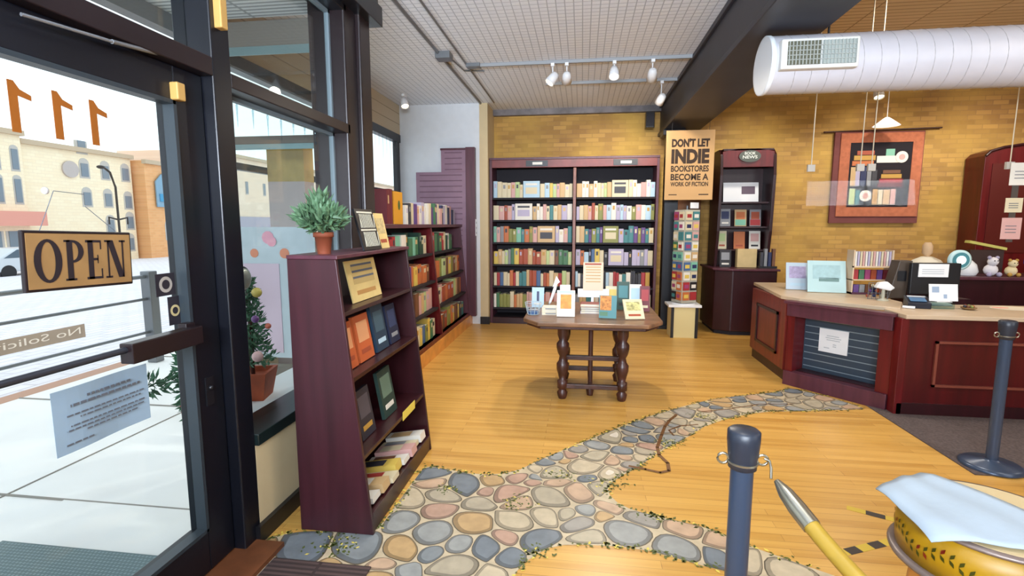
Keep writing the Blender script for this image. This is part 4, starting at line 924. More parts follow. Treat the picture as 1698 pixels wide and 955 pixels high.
# ------------------------------------------------------------------ SPINNER RACK
o = thing('rack_pedestal', 'cream box pedestal with white top under the card spinner', 'pedestal', (1.46, 7.5, 0))
B(1.27, 1.64, 7.36, 7.66, 0, .44).build('box', lm('pale_yellow_panel', (216, 200, 144), .6), o, bevel=.003)
for xa in (1.27, 1.60): B(xa, xa + .04, 7.35, 7.36, 0, .44).build('dark_edge', M_dark, o)
B(1.23, 1.68, 7.33, 7.69, .44, .475).build('top', M_whitep, o, bevel=.005)
o = thing('card_spinner', 'tall narrow spinner rack packed with small colourful cards', 'display rack', (1.46, 7.5, .475))
MB().lathe([(.16, 0), (.16, .015)], (1.46, 7.5, .475), 24).build('base', M_whitep, o)
MB().tube([(1.46, 7.5, .48), (1.46, 7.5, 1.86)], .015, 8).build('pole', M_greymetal, o)
Tp = Matrix.Translation((1.46, 7.5, 0)) @ Matrix.Rotation(R(25), 4, 'Z')
g_ = MB(); g_.box(-.12, .12, -.12, .12, .5, 1.80, M=Tp); g_.build('panel', lm('spinner_panel', (180, 176, 160), .5), o)
k = 0
qs = random.Random(4)
for r_ in range(9):
    z = .54 + r_ * .14
    for face in (0, 1):
        for c2 in (-1, 1):
            M2 = Tp @ Matrix.Rotation(R(-90 * face), 4, 'Z')
            g2 = MB(); g2.box(c2 * .058 - .05, c2 * .058 + .05, -.135, -.121, z, z + .115, M=M2)
            cc = qs.choice([['red', 'orange', 'cream', 'black', 'white'], ['green', 'mint', 'blue', 'tan', 'white'], ['white', 'pink', 'teal', 'cream', 'magenta']][min(2, r_ // 3)])
            g2.box(c2 * .058 - .035, c2 * .058 + .035, -.1365, -.135, z + .03, z + .08, 1, M=M2)
            g2.build('card', [cmat(cc), cmat(qs.choice(['magenta', 'navy', 'yellow', 'teal', 'white', 'red']))], o)
g2 = MB(); g2.box(-.02, .11, -.1, -.09, 1.82, 1.9, M=Tp); g2.build('topper', M_paper, o)

# ------------------------------------------------------------------ CORNER MAGAZINE CABINET
cbn = thing('magazine_cabinet', 'cherry magazine cabinet with arched header against the brick wall', 'cabinet', (2.3, 8.0, 0))
MB().prism([(1.93, 7.75, .06), (2.15, 7.62, .06), (2.75, 7.62, .06), (2.75, 8.55, .06), (1.93, 8.55, .06)], (0, 0, .88)).build('base', M_cherry_d, cbn, bevel=.01)
MB().prism([(1.97, 7.79, 0), (2.17, 7.67, 0), (2.73, 7.67, 0), (2.73, 8.55, 0), (1.97, 8.55, 0)], (0, 0, .06)).build('plinth', M_inside, cbn)
MB().prism([(1.9, 7.73, .94), (2.13, 7.59, .94), (2.78, 7.59, .94), (2.78, 8.56, .94), (1.9, 8.56, .94)], (0, 0, .03)).build('worktop', M_cherry_s, cbn, bevel=.006)
sp_ = [(7.98, .97), (7.9, 1.5), (7.86, 2.3), (7.9, 2.6), (8.0, 2.68), (8.4, 2.68), (8.4, .97)]
MB().prism([(1.97, a, b) for a, b in sp_], (.04, 0, 0)).build('side_panel', M_cherry_d, cbn, bevel=.004)
MB().prism([(2.70, a, b) for a, b in sp_], (.04, 0, 0)).build('side_panel', M_cherry_d, cbn, bevel=.004)
B(2.01, 2.70, 8.3, 8.4, .97, 2.6).build('back_panel', M_cherry_d, cbn)
MB().prism([(2.0, 7.9, 2.42), (2.71, 7.9, 2.42), (2.71, 7.9, 2.64), (2.5, 7.9, 2.68), (2.2, 7.9, 2.68), (2.0, 7.9, 2.64)], (0, .03, 0)).build('header', M_cherry, cbn, bevel=.004)
B(2.01, 2.70, 7.9, 8.3, 2.655, 2.68).build('top', M_cherry_d, cbn)
for z in (1.93, 1.57, 1.23): B(2.01, 2.70, 8.0, 8.3, z - .025, z).build('shelf', M_cherry_d, cbn)
sb = MB().lathe([(.12, 0), (.12, .012)], (0, 0, 0), 28, 0, Matrix.Translation((2.37, 7.888, 2.57)) @ Matrix.Rotation(R(90), 4, 'X') @ Matrix.Diagonal((1.25, .7, 1, 1)))
sb = sb.build('badge', lm('grey_green_badge', (80, 86, 80), .6), cbn); sb['label'] = 'oval badge with pale lettering'
text('BOOK', (2.295, 7.874, 2.59), (1, 0, 0), (0, 0, 1), .15, .04, lm('badge_white', (214, 220, 212), .6), sb, bold=.02)
text('NEWS', (2.27, 7.874, 2.535), (1, 0, 0), (0, 0, 1), .2, .045, lm('badge_white', (214, 220, 212), .6), sb, bold=.02)
def cab(lab, x, wd, z, ht, c_, pic, bar, name='magazine', y=8.12, **k):
    return stand_board(name, lab, name.replace('_', ' '), x, y, wd, ht, cmat(c_), cmat(pic), cmat(bar), z=z, th=.008, lean=7, group='magazines in the cherry cabinet', partname='cover', **k)
o, T = stand_board('newsletter', 'large white newsletter sheet on the top shelf of the magazine cabinet', 'newsletter', 2.34, 8.1, .50, .29, M_paper, lm('photo_grey', (96, 80, 96)), None, z=1.93, th=.004, lean=8, picbox=(.52, .9, .4, .8))
cab('blue-grey magazine at the left of the middle cabinet shelf', 2.14, .15, 1.57, .26, 'grey', 'navy', 'white')
cab('orange and green magazine centred on the middle cabinet shelf', 2.36, .17, 1.57, .25, 'tan', 'orange', 'mint', barbox=(.05, .95, .05, .4))
cab('red-toned magazine at the right of the middle cabinet shelf', 2.57, .16, 1.57, .25, 'grey', 'rust', 'red', barbox=(.05, .95, .05, .4))
cab('pale green narrow magazine at the left of the lower cabinet shelf', 2.11, .13, 1.23, .27, 'cream', 'pale green', 'rust')
cab('plain bright orange booklet on the lower cabinet shelf', 2.36, .16, 1.23, .26, 'orange', 'orange', 'rust')
cab('white magazine with dark photo, right of the orange booklet', 2.58, .16, 1.23, .27, 'white', 'pink', 'black')
o, T = stand_board('easel_print', 'tan paper bag standing on the cabinet worktop', 'bag', 2.40, 7.85, .27, .27, lm('tan_bag', (198, 174, 124), .7, var=.1), None, None, z=.97, lean=2, th=.10)
cab('black and silver framed card left of the tan bag', 2.12, .16, .97, .25, 'black', 'grey', 'white', name='framed_card', y=7.92)
o = thing('merchandise_rack', 'dark wire rack of small goods right of the tan bag', 'display rack', (2.66, 7.85, .97))
for i in range(4): B(2.56 + i * .055, 2.6 + i * .055, 7.78, 7.84, 1.0, 1.2 + .05 * (i % 2)).build('goods', cmat(['charcoal', 'grey', 'navy', 'brown'][i]), o)
B(2.545, 2.79, 7.76, 7.86, .97, 1.0).build('tray', M_dark, o)

# ------------------------------------------------------------------ COUNTER
ctr = thing('sales_counter', 'long cherry sales counter with panelled front and slatwall corner', 'counter', (3.5, 4.9, 0))
H_ = .87
P0, P1, P2, P3 = (2.04, 6.12), (2.06, 5.40), (2.62, 4.66), (2.62, 4.60)
def wall2(a, b, z0, z1, t, m, nm, par, bevel=0):
    d = (Vector(b) - Vector(a)).normalized(); n = Vector((-d.y, d.x)) * t
    return MB().prism([(a[0], a[1], z0), (b[0], b[1], z0), (b[0] + n.x, b[1] + n.y, z0), (a[0] + n.x, a[1] + n.y, z0)], (0, 0, z1 - z0)).build(nm, m, par, bevel=bevel)
# worktop (end piece + long piece)
MB().prism([(2.16, 6.75, H_ - .03), (2.04, 5.52, H_ - .03), (2.14, 5.32, H_ - .03), (2.76, 4.80, H_ - .03), (3.0, 5.2, H_ - .03), (3.0, 6.75, H_ - .03)], (0, 0, .035)).build('end_worktop', M_counter, ctr, bevel=.004)
MB().prism([(2.66, 4.54, H_ - .045), (9, 4.40, H_ - .045), (9, 5.2, H_ - .045), (3.0, 5.2, H_ - .045), (2.66, 4.85, H_ - .045)], (0, 0, .035)).build('long_worktop', M_counter, ctr, bevel=.004)
# left end panel (facing left)
A_, B_ = (2.06, 6.45), (2.06, 5.42)
wall2(A_, B_, .0, H_ - .03, -.03, M_cherry, 'end_panel', ctr) if False else None
MB().box(2.06, 2.10, 5.42, 6.45, .12, H_ - .03).build('end_panel', lm('lit_cherry', (110, 36, 30), .35, var=.25, scale=3, stretch=(6, 6, .5)), ctr)  # lighter copy of the cherry, light on this side put into the colour
MB().box(2.09, 2.12, 5.44, 6.45, 0, .12).build('end_kick', M_cherry_d, ctr)
tr = MB()
for (a, b, c_, d) in ((5.6, 6.25, .66, .69), (5.6, 6.25, .24, .27), (5.6, 5.63, .24, .69), (6.22, 6.25, .24, .69)): tr.box(2.045, 2.06, a, b, c_, d)
tr.build('panel_moulding', M_cherry_d, ctr)
# diagonal front with recessed slatwall
D0, D1 = Vector((2.07, 5.36)), Vector((2.66, 4.68)); dd = (D1 - D0).normalized(); nn = Vector((dd.y, -dd.x)); nn = -nn if nn.dot(Vector((-1, -1))) < 0 else nn
LL = (D1 - D0).length
def dbox(s0, s1, t0, t1, z0, z1, m, nm, par=ctr, bevel=0, mb_=None):
    """box in the diagonal frame: s along the front, t outwards from it"""
    T = Matrix(((dd.x, -nn.x, 0, D0.x), (dd.y, -nn.y, 0, D0.y), (0, 0, 1, 0), (0, 0, 0, 1)))
    g_ = mb_ or MB(); g_.box(s0, s1, -t1, -t0, z0, z1, M=T)
    return g_.build(nm, m, par, bevel=bevel) if mb_ is None else g_
dbox(0, LL, -.02, .05, .70, H_ - .03, M_cherry_s, 'top_rail', bevel=.004)
dbox(-.02, LL + .02, -.03, .075, H_ - .045, H_ - .02, M_cherry_s, 'crown')
dbox(0, LL, -.05, .05, .0, .14, M_cherry_s, 'bottom_rail', bevel=.004)
dbox(0, .07, -.22, .02, .14, .70, M_cherry, 'left_cheek')
dbox(LL - .10, LL, -.22, .02, .14, .70, M_cherry, 'right_cheek')
dbox(.07, .24, -.24, -.20, .14, .70, M_cherry_d, 'recess_side')
dbox(.07, LL - .1, -.20, -.18, .14, .70, M_slatdark, 'slat_panel')
g_ = MB(); z = .18
while z < .68: dbox(.08, LL - .11, -.18, -.176, z, z + .008, None, '', mb_=g_); z += .068
g_.build('slat_insert', M_slatline, ctr)
dbox(.07, LL - .1, -.2, -.05, .13, .145, M_cherry_d, 'recess_floor')
# flyer on the slatwall
o = thing('wall_flyer', 'white paper flyer clipped to the slatwall in the counter recess', 'flyer', (2.3, 5.1, .4))
dbox(.22, .48, -.176, -.165, .36, .59, M_paper, 'sheet', par=o)
g_ = MB()
for z, a, b in ((.52, .29, .40), (.50, .28, .42), (.48, .29, .41), (.44, .35, .38), (.42, .35, .38), (.40, .27, .32)): dbox(a, b, -.1655, -.164, z, z + .008, None, '', mb_=g_)
g_.build('print', lm('pale_grey_ink', (180, 186, 192), .7), o)
# long front
B(2.66, 9, 4.58, 4.62, .0, H_ - .045).build('front_panel', lm('deep_cherry_front', (72, 8, 11), .35, var=.25, scale=3, stretch=(6, 6, .5)), ctr)
B(2.64, 2.70, 4.56, 4.66, 0, H_ - .045).build('corner_post', M_cherry, ctr, bevel=.004)
B(2.66, 9, 4.56, 4.58, 0, .10).build('kickboard', M_cherry_d, ctr)
for x0 in (2.92, 4.55, 6.2):
    tr = MB()
    for (a, b, c_, d) in ((x0, x0 + 1.35, .62, .64), (x0, x0 + 1.35, .25, .27), (x0, x0 + .02, .25, .64), (x0 + 1.33, x0 + 1.35, .25, .64)): tr.box(a, b, 4.562, 4.58, c_, d)
    tr.build('panel_moulding', lm('worn_moulding', (120, 60, 46), .4), ctr)
# back counter / shelf behind the till
bc = thing('back_counter', 'dark cherry shelf unit behind the till', 'counter', (4.9, 6.3, 0))
B(4.0, 7.6, 6.15, 6.7, 0, 1.0).build('body', M_cherry_d, bc, bevel=.005); B(3.98, 7.62, 6.12, 6.72, 1.0, 1.035).build('worktop', M_cherry_s, bc, bevel=.005)

# items on the counter
CT = H_ + .006; CL = H_ - .009
def fsheet(lab, x, y, wd, ht, rz, m, pic, bar, z=CT, lean=20, cat='booklet', name='booklet', **k):
    return stand_board(name, lab, cat, x, y, wd, ht, m, pic, bar, z=z, rz=rz, lean=lean, th=.012, partname='cover', **k)
fsheet('white and blue booklet leaning at the counter corner, left of the pair', 2.385, 6.0, .23, .31, R(-12), lm('pale_cover', (178, 196, 212), .5), lm('pastel_art', (160, 150, 184), .6, var=.2, scale=30), cmat('pale blue'))
fsheet('larger pale aqua newspaper on a stand, right of the small booklet', 2.595, 5.79, .36, .35, R(-12), lm('aqua_cover', (176, 208, 212), .5), lm('aqua_art', (158, 192, 198), .6, var=.1, scale=20), lm('grey_green_block', (104, 136, 134), .6), barbox=(.3, .82, .34, .46))
for i, (x, y) in enumerate(((2.42, 6.14), (2.67, 5.95))):
    o = thing('sheet_holder', ('small' if i == 0 else 'wide') + ' clear acrylic holder behind the counter corner ' + ('booklet' if i == 0 else 'newspaper'), 'holder', (x, y, CT))
    T = Matrix.Translation((x, y, CT)) @ Matrix.Rotation(R(-12), 4, 'Z')
    MB().box(-.1, .1, .0, .1, 0, .006, M=T).build('base', M_acrylic, o)
    MB().box(-.1, .1, .04, .046, .006, .16, M=T).build('back_plate', M_acrylic, o)
# bookmark / cd rack
o = thing('card_rack', 'wire rack of pink and cream striped gift cards on the counter', 'display rack', (2.95, 5.75, CT))
B(2.80, 3.18, 5.70, 5.86, CT, CT + .02).build('base', lm('plum_base', (76, 40, 60)), o)
B(2.80, 3.18, 5.72, 5.74, 1.155, 1.17).build('shelf', lm('cream_wood', (214, 190, 160)), o); B(2.8, 3.18, 5.72, 5.84, 1.02, 1.03).build('shelf', lm('cream_wood', (214, 190, 160)), o)
for x in (2.80, 3.17): B(x, x + .012, 5.72, 5.86, CT, 1.335).build('upright', lm('cream_wood', (214, 190, 160)), o)
for i in range(14):
    x = 2.825 + i * .025; B(x, x + .017, 5.74, 5.83, 1.17, 1.32).build('card', cmat(['white', 'lavender', 'cream', 'pink'][i % 4]), o)
for i in range(6):
    x = 2.82 + i * .058; B(x, x + .05, 5.75, 5.8, 1.03, 1.13).build('packet', cmat(['red', 'green', 'magenta', 'rust', 'purple', 'maroon'][i]), o)
for i in range(6):
    x = 2.82 + i * .058; B(x, x + .05, 5.72, 5.78, CT + .02, CT + .10).build('packet', cmat(['purple', 'grey', 'brown', 'navy', 'rust', 'lavender'][i]), o)
q4 = random.Random(2)
o = thing('trinket_cage', 'small wire cage stand of trinkets beside the aqua newspaper', 'display rack', (2.86, 5.40, CT))
g_ = MB()
for i in range(6): g_.tube([(2.78 + .035 * i, 5.36, CT), (2.78 + .035 * i, 5.36, CT + .16)], .003, 5)
for z in (.005, .06, .11, .16): g_.tube([(2.775, 5.36, CT + z), (2.96, 5.36, CT + z)], .003, 5)
g_.build('wires', M_greymetal, o)
for i in range(8): MB().ball((2.79 + .02 * i, 5.39, CT + .03 + .05 * (i % 3)), .016, 8).build('trinket', cmat(['rust', 'purple', 'cream', 'navy'][i % 4]), o)
# barcode scanner
o = thing('barcode_scanner', 'white barcode scanner head on a stand on the counter', 'scanner', (2.87, 5.28, CT))
MB().lathe([(.05, 0), (.045, .01), (.016, .02), (.014, .12)], (2.87, 5.28, CT), 14).build('stand', lm('beige_stand', (170, 168, 150)), o)
MB().prism([(2.79, 5.25, 1.0), (2.92, 5.25, .97), (2.96, 5.25, 1.0), (2.89, 5.25, 1.06), (2.82, 5.25, 1.05)], (0, .06, 0)).build('head', M_whitep, o, bevel=.01)
# till monitor etc.
o = thing('till_monitor', 'black till monitor with a white sheet taped on its back', 'monitor', (3.36, 5.45, CL))
MB().box(3.14, 3.57, 5.35, 5.39, .93, 1.235).build('screen', M_dark, o, bevel=.006)
MB().box(3.20, 3.46, 5.344, 5.35, 1.10, 1.225).build('taped_sheet', M_paper, o)
g_ = MB(); [g_.box(3.23, 3.42, 5.3425, 5.344, z, z + .006) for z in (1.17, 1.15, 1.13)]; g_.build('print', lm('pale_grey_ink', (180, 186, 192), .7), o)
g_ = MB(); g_.box(3.33, 3.39, 5.39, 5.42, .88, 1.1); g_.box(3.26, 3.48, 5.36, 5.5, CT, CT + .015); g_.build('stand', M_dark, o)
o = thing('cash_printer', 'dark brown receipt printer box left of the till monitor', 'printer', (3.08, 5.5, CT))
MB().prism([(2.99, 5.42, CT), (3.15, 5.42, CT), (3.19, 5.42, 1.25), (3.07, 5.42, 1.25)], (0, .14, 0)).build('body', lm('dark_taupe', (70, 58, 48), .5), o, bevel=.008)
MB().box(3.06, 3.14, 5.416, 5.42, 1.05, 1.15).build('paper_slot', M_dark, o)
o = thing('card_reader', 'black card reader with pale key pad at the front of the till', 'card reader', (2.99, 4.95, CL))
T = Matrix.Translation((2.99, 4.96, CL)) @ Matrix.Rotation(R(-15), 4, 'Z')
MB().prism([T @ Vector(v) for v in ((-.09, -.07, 0), (-.09, .08, 0), (-.09, .08, .10), (-.09, -.07, .05))], T.to_3x3() @ Vector((.17, 0, 0))).build('body', lm('navy_black', (24, 30, 44), .3), o, bevel=.006)
T2 = T @ Matrix.Translation((0, 0, .077)) @ Matrix.Rotation(R(18.4), 4, 'X')
MB().box(-.07, .05, -.05, .02, 0.0, .004, M=T2).build('screen', lm('reader_screen', (90, 130, 170), .2), o)
MB().box(-.075, .06, .035, .055, 0, .006, M=T2).build('key_pad', lm('pale_keys', (200, 206, 214), .4), o)
MB().tube([T @ Vector(v) for v in ((-.13, -.08, .012), (-.1, -.1, .012), (-.05, -.11, .012))], .012, 8).build('stylus', M_whitep, o)
o = thing('keyboard', 'grey keyboard lying behind the card reader on the counter', 'keyboard', (3.12, 5.12, CL))
MB().box(3.02, 3.34, 5.06, 5.17, CL, CL + .02).build('case', lm('grey_plastic', (150, 150, 146), .5), o, bevel=.004)
for r_ in range(3): MB().box(3.03, 3.33, 5.068 + r_ * .034, 5.096 + r_ * .034, CL + .02, CL + .026).build('key_row', lm('key_grey', (196, 196, 190), .5), o)
stand_board('card_display', 'white info card in a clear stand on the counter front', 'info card', 3.17, 4.92, .23, .15, M_paper, lm('blueish_print', (150, 170, 196), .6), lm('blueish_print', (150, 170, 196), .6), z=CL + .065, lean=10, th=.006, picbox=(.1, .35, .5, .85), barbox=(.5, .62, .15, .4), partname='sheet')
o = thing('acrylic_stand', 'clear acrylic stand holding business cards under the info card', 'holder', (3.17, 4.93, CL))
MB().box(3.09, 3.25, 4.90, 4.99, CL, CL + .06).build('tray', glassmat('aqua_acrylic', (.75, .88, .88)), o); MB().box(3.11, 3.23, 4.905, 4.975, CL + .06, CL + .064).build('cards', M_paper, o)
o = thing('trinket_dish', 'small pile of brown keychains beside the clear card stand', 'dish', (3.36, 4.9, CL))
MB().lathe([(.03, 0), (.055, .012), (.058, .02), (.05, .018), (.03, .008)], (3.36, 4.9, CL), 18).build('dish', lm('wood_dish', (130, 100, 60)), o)
for i in range(7): MB().ball((3.36 + .028 * math.cos(i), 4.9 + .028 * math.sin(i), CL + .028), .014, 8).build('keychain', cmat(['brown', 'olive', 'rust', 'charcoal'][i % 4]), o)
o = thing('paper_mat', 'pink edged oval sheet lying on the long worktop', 'paper', (3.8, 5.0, CL))
MB().lathe([(.16, 0), (.16, .002)], (0, 0, 0), 28, 0, Matrix.Translation((3.80, 5.02, CL)) @ Matrix.Diagonal((1.1, .7, 1, 1))).build('sheet', lm('cream_sheet', (232, 220, 196), .7), o)
MB().lathe([(.05, 0), (.05, .002)], (0, 0, 0), 20, 0, Matrix.Translation((3.70, 5.03, CL + .002)) @ Matrix.Diagonal((1.3, .6, 1, 1))).build('picture', lm('salmon_print', (232, 160, 140), .7), o)
# round glowing lamp (magnifier) and plush things on the back counter
BT = 1.0365
o = thing('ring_lamp', 'round lit lamp with a teal ring beside the till monitor', 'lamp', (3.95, 5.9, CL))
Tm = Matrix.Translation((3.70, 5.6, 1.25)) @ Matrix.Rotation(R(90), 4, 'X') 
MB().lathe([(.1, 0), (.1, .03), (.085, .035)], (0, 0, 0), 28, 0, Tm).build('rim', lm('pale_teal', (190, 220, 222), .4), o)
MB().lathe([(.075, .035), (.075, .04)], (0, 0, 0), 28, 0, Tm).build('teal_ring', lm('teal_ring', (70, 130, 140), .4), o)
MB().lathe([(.042, .04), (.042, .044)], (0, 0, 0), 24, 0, Tm).build('lit_disc', mat('lit_white_disc', (230, 255, 255), .5, emit=2.5), o)
g_ = MB(); g_.tube([(3.70, 5.61, 1.17), (3.73, 5.63, .98), (3.75, 5.65, CL)], .01, 8); g_.lathe([(.07, 0), (.06, .015)], (3.84, 5.12 + .0, CL), 20) if False else None; g_.build('arm', M_whitep, o)
B(3.68, 3.84, 5.58, 5.72, -.0 + .0, CL).build('pedestal', M_cherry_d, o)
def plush(lab, x, y, c1, c2, s=1.0, z=BT):
    o_ = thing('plush_toy', lab, 'plush toy', (x, y, z), 0, 'plush toys on the shelf behind the till')
    MB().ball((x, y, z + .06 * s), .06 * s, 12, 0, (1, .9, 1)).build('body', c1, o_)
    MB().ball((x, y - .02 * s, z + .145 * s), .045 * s, 12).build('head', c1, o_)
    for sx_ in (-1, 1):
        MB().ball((x + sx_ * .035 * s, y - .02 * s, z + .185 * s), .018 * s, 8).build('ear', c2, o_)
        MB().ball((x + sx_ * .045 * s, y - .05 * s, z + .02 * s), .024 * s, 8).build('foot', c2, o_)
        MB().ball((x + sx_ * .015 * s, y - .062 * s, z + .155 * s), .006 * s, 6).build('eye', M_dark, o_)
plush('white plush toy with purple collar right of the ring lamp', 4.46, 6.25, lm('plush_white', (232, 228, 232), .95), cmat('lavender'), 1.1)
plush('cream plush toy with golden patches on the shelf behind the till', 4.66, 6.25, lm('plush_cream', (232, 214, 170), .95), cmat('gold'), .95)
plush('small pink plush toy beside the cream plush', 4.80, 6.2, lm('plush_pink', (216, 180, 170), .95), cmat('red'), .6)
o = thing('white_globe', 'white rounded ornament on the shelf behind the monitor', 'ornament', (4.27, 6.35, BT))
MB().lathe([(.10, 0), (.12, .04), (.10, .12), (.05, .17), (.015, .2)], (4.27, 6.35, BT), 20).build('dome', M_whitep, o)
MB().lathe([(.06, 0), (.06, .02)], (4.27, 6.35, BT), 16).build('foot', M_greymetal, o)
o = thing('pyramid_box', 'white pyramid paper box with a knob behind the till monitor', 'box', (3.8, 6.3, BT))
B(3.62, 3.978, 6.2, 6.5, 0, BT).build('support_shelf', M_cherry_d, o)
MB().lathe([(.26, 0), (.25, .05), (.15, .16), (.06, .20)], (3.90, 6.4, BT), 4).build('shade', lm('ivory_paper', (228, 222, 204), .7), o)
MB().lathe([(.02, 0), (.05, .04), (.05, .12), (.03, .16)], (3.90, 6.4, BT + .2), 12).build('knob', lm('peach_knob', (216, 180, 140), .6), o)
for i, (c_, z, dx) in enumerate((('orange', 0, 0), ('lavender', .07, .01), ('blue', .12, -.02))):
    g_ = B(4.98 + dx, 5.4 + dx, 6.2, 6.5, BT + z, BT + z + (.07 if i == 0 else .05)); tag(g_.build('box_file', [cmat(c_) if c_ != 'blue' else lm('violet_blue', (60, 50, 150))], bevel=.004), '%s box file in the stack at the right behind the till, %s' % (c_ if c_ != 'blue' else 'violet blue', ['bottom one', 'middle one', 'topmost'][i]), 'box', 'box files behind the till')
o = thing('green_packet', 'yellow-green packet lying on the shelf before the arched cabinet', 'packet', (4.5, 6.5, BT))
T = Matrix.Translation((4.62, 6.6, BT + .31)) @ Matrix.Rotation(R(12), 4, 'Y')
MB().box(-.2, .2, -.05, .03, 0, .03, M=T).build('packet', lm('lime_packet', (214, 206, 110), .6), o)
B(4.45, 4.8, 6.56, 6.66, BT, BT + .27).build('stand', lm('dark_book_prop', (60, 40, 36)), o)

# arched cabinet on back wall right
ac = thing('arched_cabinet', 'tall dark red cabinet with an arched top at the right brick wall', 'cabinet', (6.2, 8.35, 0))
pl = [(5.62, 0), (7.1, 0), (7.1, 2.56)] + [(6.36 + .74 * math.cos(a), 2.56 + .16 * math.sin(a)) for a in (.4, .8, 1.2, 1.57, 1.95, 2.35, 2.75)] + [(5.62, 2.56)]
MB().prism([(x, 8.2, z) for x, z in pl], (0, .38, 0)).build('body', M_cherry, ac, bevel=.006)
MB().box(5.72, 7.0, 8.19, 8.2, 1.2, 2.45).build('door_panel', lm('deep_red_panel', (86, 22, 18), .4), ac)
MB().tube([(5.62, 8.19, 2.56)] + [(6.36 + .74 * math.cos(a), 8.19, 2.56 + .16 * math.sin(a)) for a in (2.75, 2.35, 1.95, 1.57, 1.2, .8, .4)] + [(7.1, 8.19, 2.56)], .02, 6).build('moulding', M_cherry_d, ac)

# quilt picture on the brick wall
pc = thing('quilt_hanging', 'framed bookshelf quilt hanging on the brick wall', 'wall hanging', (4.1, 8.55, 1.65))
B(3.78, 5.02, 8.54, 8.58, 1.62, 2.98).build('backing', lm('plum_backing', (112, 62, 60), .9, var=.1, scale=10), pc)
fr_ = lm('rose_brown_border', (176, 104, 74), .9, var=.15, scale=20)
g_ = MB(); g_.box(3.86, 5.0, 8.52, 8.54, 2.82, 2.96); g_.box(3.86, 5.0, 8.52, 8.54, 1.72, 1.86); g_.box(3.86, 4.0, 8.52, 8.54, 1.86, 2.82); g_.box(4.86, 5.0, 8.52, 8.54, 1.86, 2.82); g_.build('border', fr_, pc)
B(4.0, 4.86, 8.53, 8.54, 1.86, 2.82).build('dark_field', lm('quilt_black', (28, 22, 30), .9), pc)
def qp(x0, x1, z0, z1, c_, nm='patch'):
    B(x0, x1, 8.522, 8.53, z0, z1).build(nm, cmat(c_), pc)
for a in ((4.1, 4.34, 2.64, 2.70, 'rust'), (4.06, 4.36, 2.56, 2.63, 'gold'), (4.04, 4.34, 2.48, 2.55, 'orange'), (4.38, 4.7, 2.52, 2.62, 'white'), (4.5, 4.62, 2.62, 2.72, 'mint'), (4.03, 4.1, 2.18, 2.46, 'tan'), (4.1, 4.16, 2.18, 2.44, 'lavender'), (4.17, 4.25, 2.18, 2.46, 'navy'), (4.26, 4.32, 2.18, 2.44, 'grey'), (4.33, 4.4, 2.18, 2.42, 'charcoal'), (4.48, 4.72, 2.36, 2.41, 'brown'), (4.46, 4.74, 2.29, 2.35, 'gold'), (4.44, 4.76, 2.22, 2.28, 'red'), (4.42, 4.76, 2.16, 2.21, 'maroon'), (4.03, 4.11, 1.9, 2.14, 'pale green'), (4.12, 4.18, 1.9, 2.12, 'teal'), (4.36, 4.43, 1.9, 2.13, 'gold'), (4.44, 4.5, 1.9, 2.12, 'cream'), (4.51, 4.6, 1.9, 2.12, 'tan'), (4.61, 4.68, 1.9, 2.13, 'pink')): qp(*a)
for (x, z, r_) in ((4.72, 2.60, .085), (4.26, 2.03, .085)):
    MB().lathe([(r_, 0), (r_, .006)], (0, 0, 0), 20, 0, Matrix.Translation((x, 8.522, z)) @ Matrix.Rotation(R(90), 4, 'X')).build('plate_patch', cmat('white'), pc)
    MB().lathe([(r_ * .5, 0), (r_ * .5, .003)], (0, 0, 0), 16, 0, Matrix.Translation((x, 8.516, z)) @ Matrix.Rotation(R(90), 4, 'X')).build('rose_patch', cmat('pink'), pc)
MB().tube([(3.62, 8.56, 2.99), (5.25, 8.56, 3.02)], .012, 8).build('hanging_rod', M_darkwood, pc)

# hanging acrylic shields
for i, (x0, x1, lab) in enumerate(((1.97, 2.44, 'narrow clear acrylic shield hanging over the counter corner'), (2.46, 3.60, 'wide clear acrylic shield hanging over the till'))):
    o = thing('acrylic_shield', lab, 'acrylic shield', ((x0 + x1) / 2, 4.9, 1.38), 0, 'clear shields over the counter')
    B(x0, x1, 4.9, 4.905, 1.38, 2.1).build('sheet', M_acrylic, o)
    for x in (x0 + .02, x1 - .05):
        MB().tube([(x, 4.9, 2.12), (x + .01, 4.9, 3.72)], .0045, 6).build('cord', lm('pale_cord', (196, 184, 160), .6), o)
        B(x - .03, x + .03, 4.89, 4.915, 2.06, 2.12).build('clip', lm('clip_grey', (176, 170, 160), .4), o)
# papers taped on the shield at right
for i, (x, z, wd, ht, lab, c_) in enumerate(((3.63, 1.925, .17, .185, 'crumpled white note, topmost of three taped to the right shield', 'white'), (3.60, 1.70, .13, .12, 'small white note with dark drawing, middle of three on the shield', 'cream'), (3.60, 1.475, .15, .18, 'pinkish note, lowest of three taped to the right shield', 'pink'))):
    o = thing('taped_note', lab, 'note', (x, 4.88, z), 0, 'notes taped on the shield')
    B(x - wd / 2, x + wd / 2, 4.878, 4.882, z, z + ht).build('sheet', cmat(c_), o)
    g_ = MB(); [g_.box(x - wd * .3, x + wd * .25, 4.8765, 4.878, z + ht * f_, z + ht * f_ + .006) for f_ in (.3, .45, .6)]; g_.build('print', M_greyink, o)
o = thing('note_strip', 'dark hanging strip that carries the notes beside the shield', 'strip', (3.6, 4.89, 1.3))
B(3.575, 3.625, 4.884, 4.888, 1.45, 2.10).build('strip', lm('dark_strip', (70, 60, 54), .7), o)

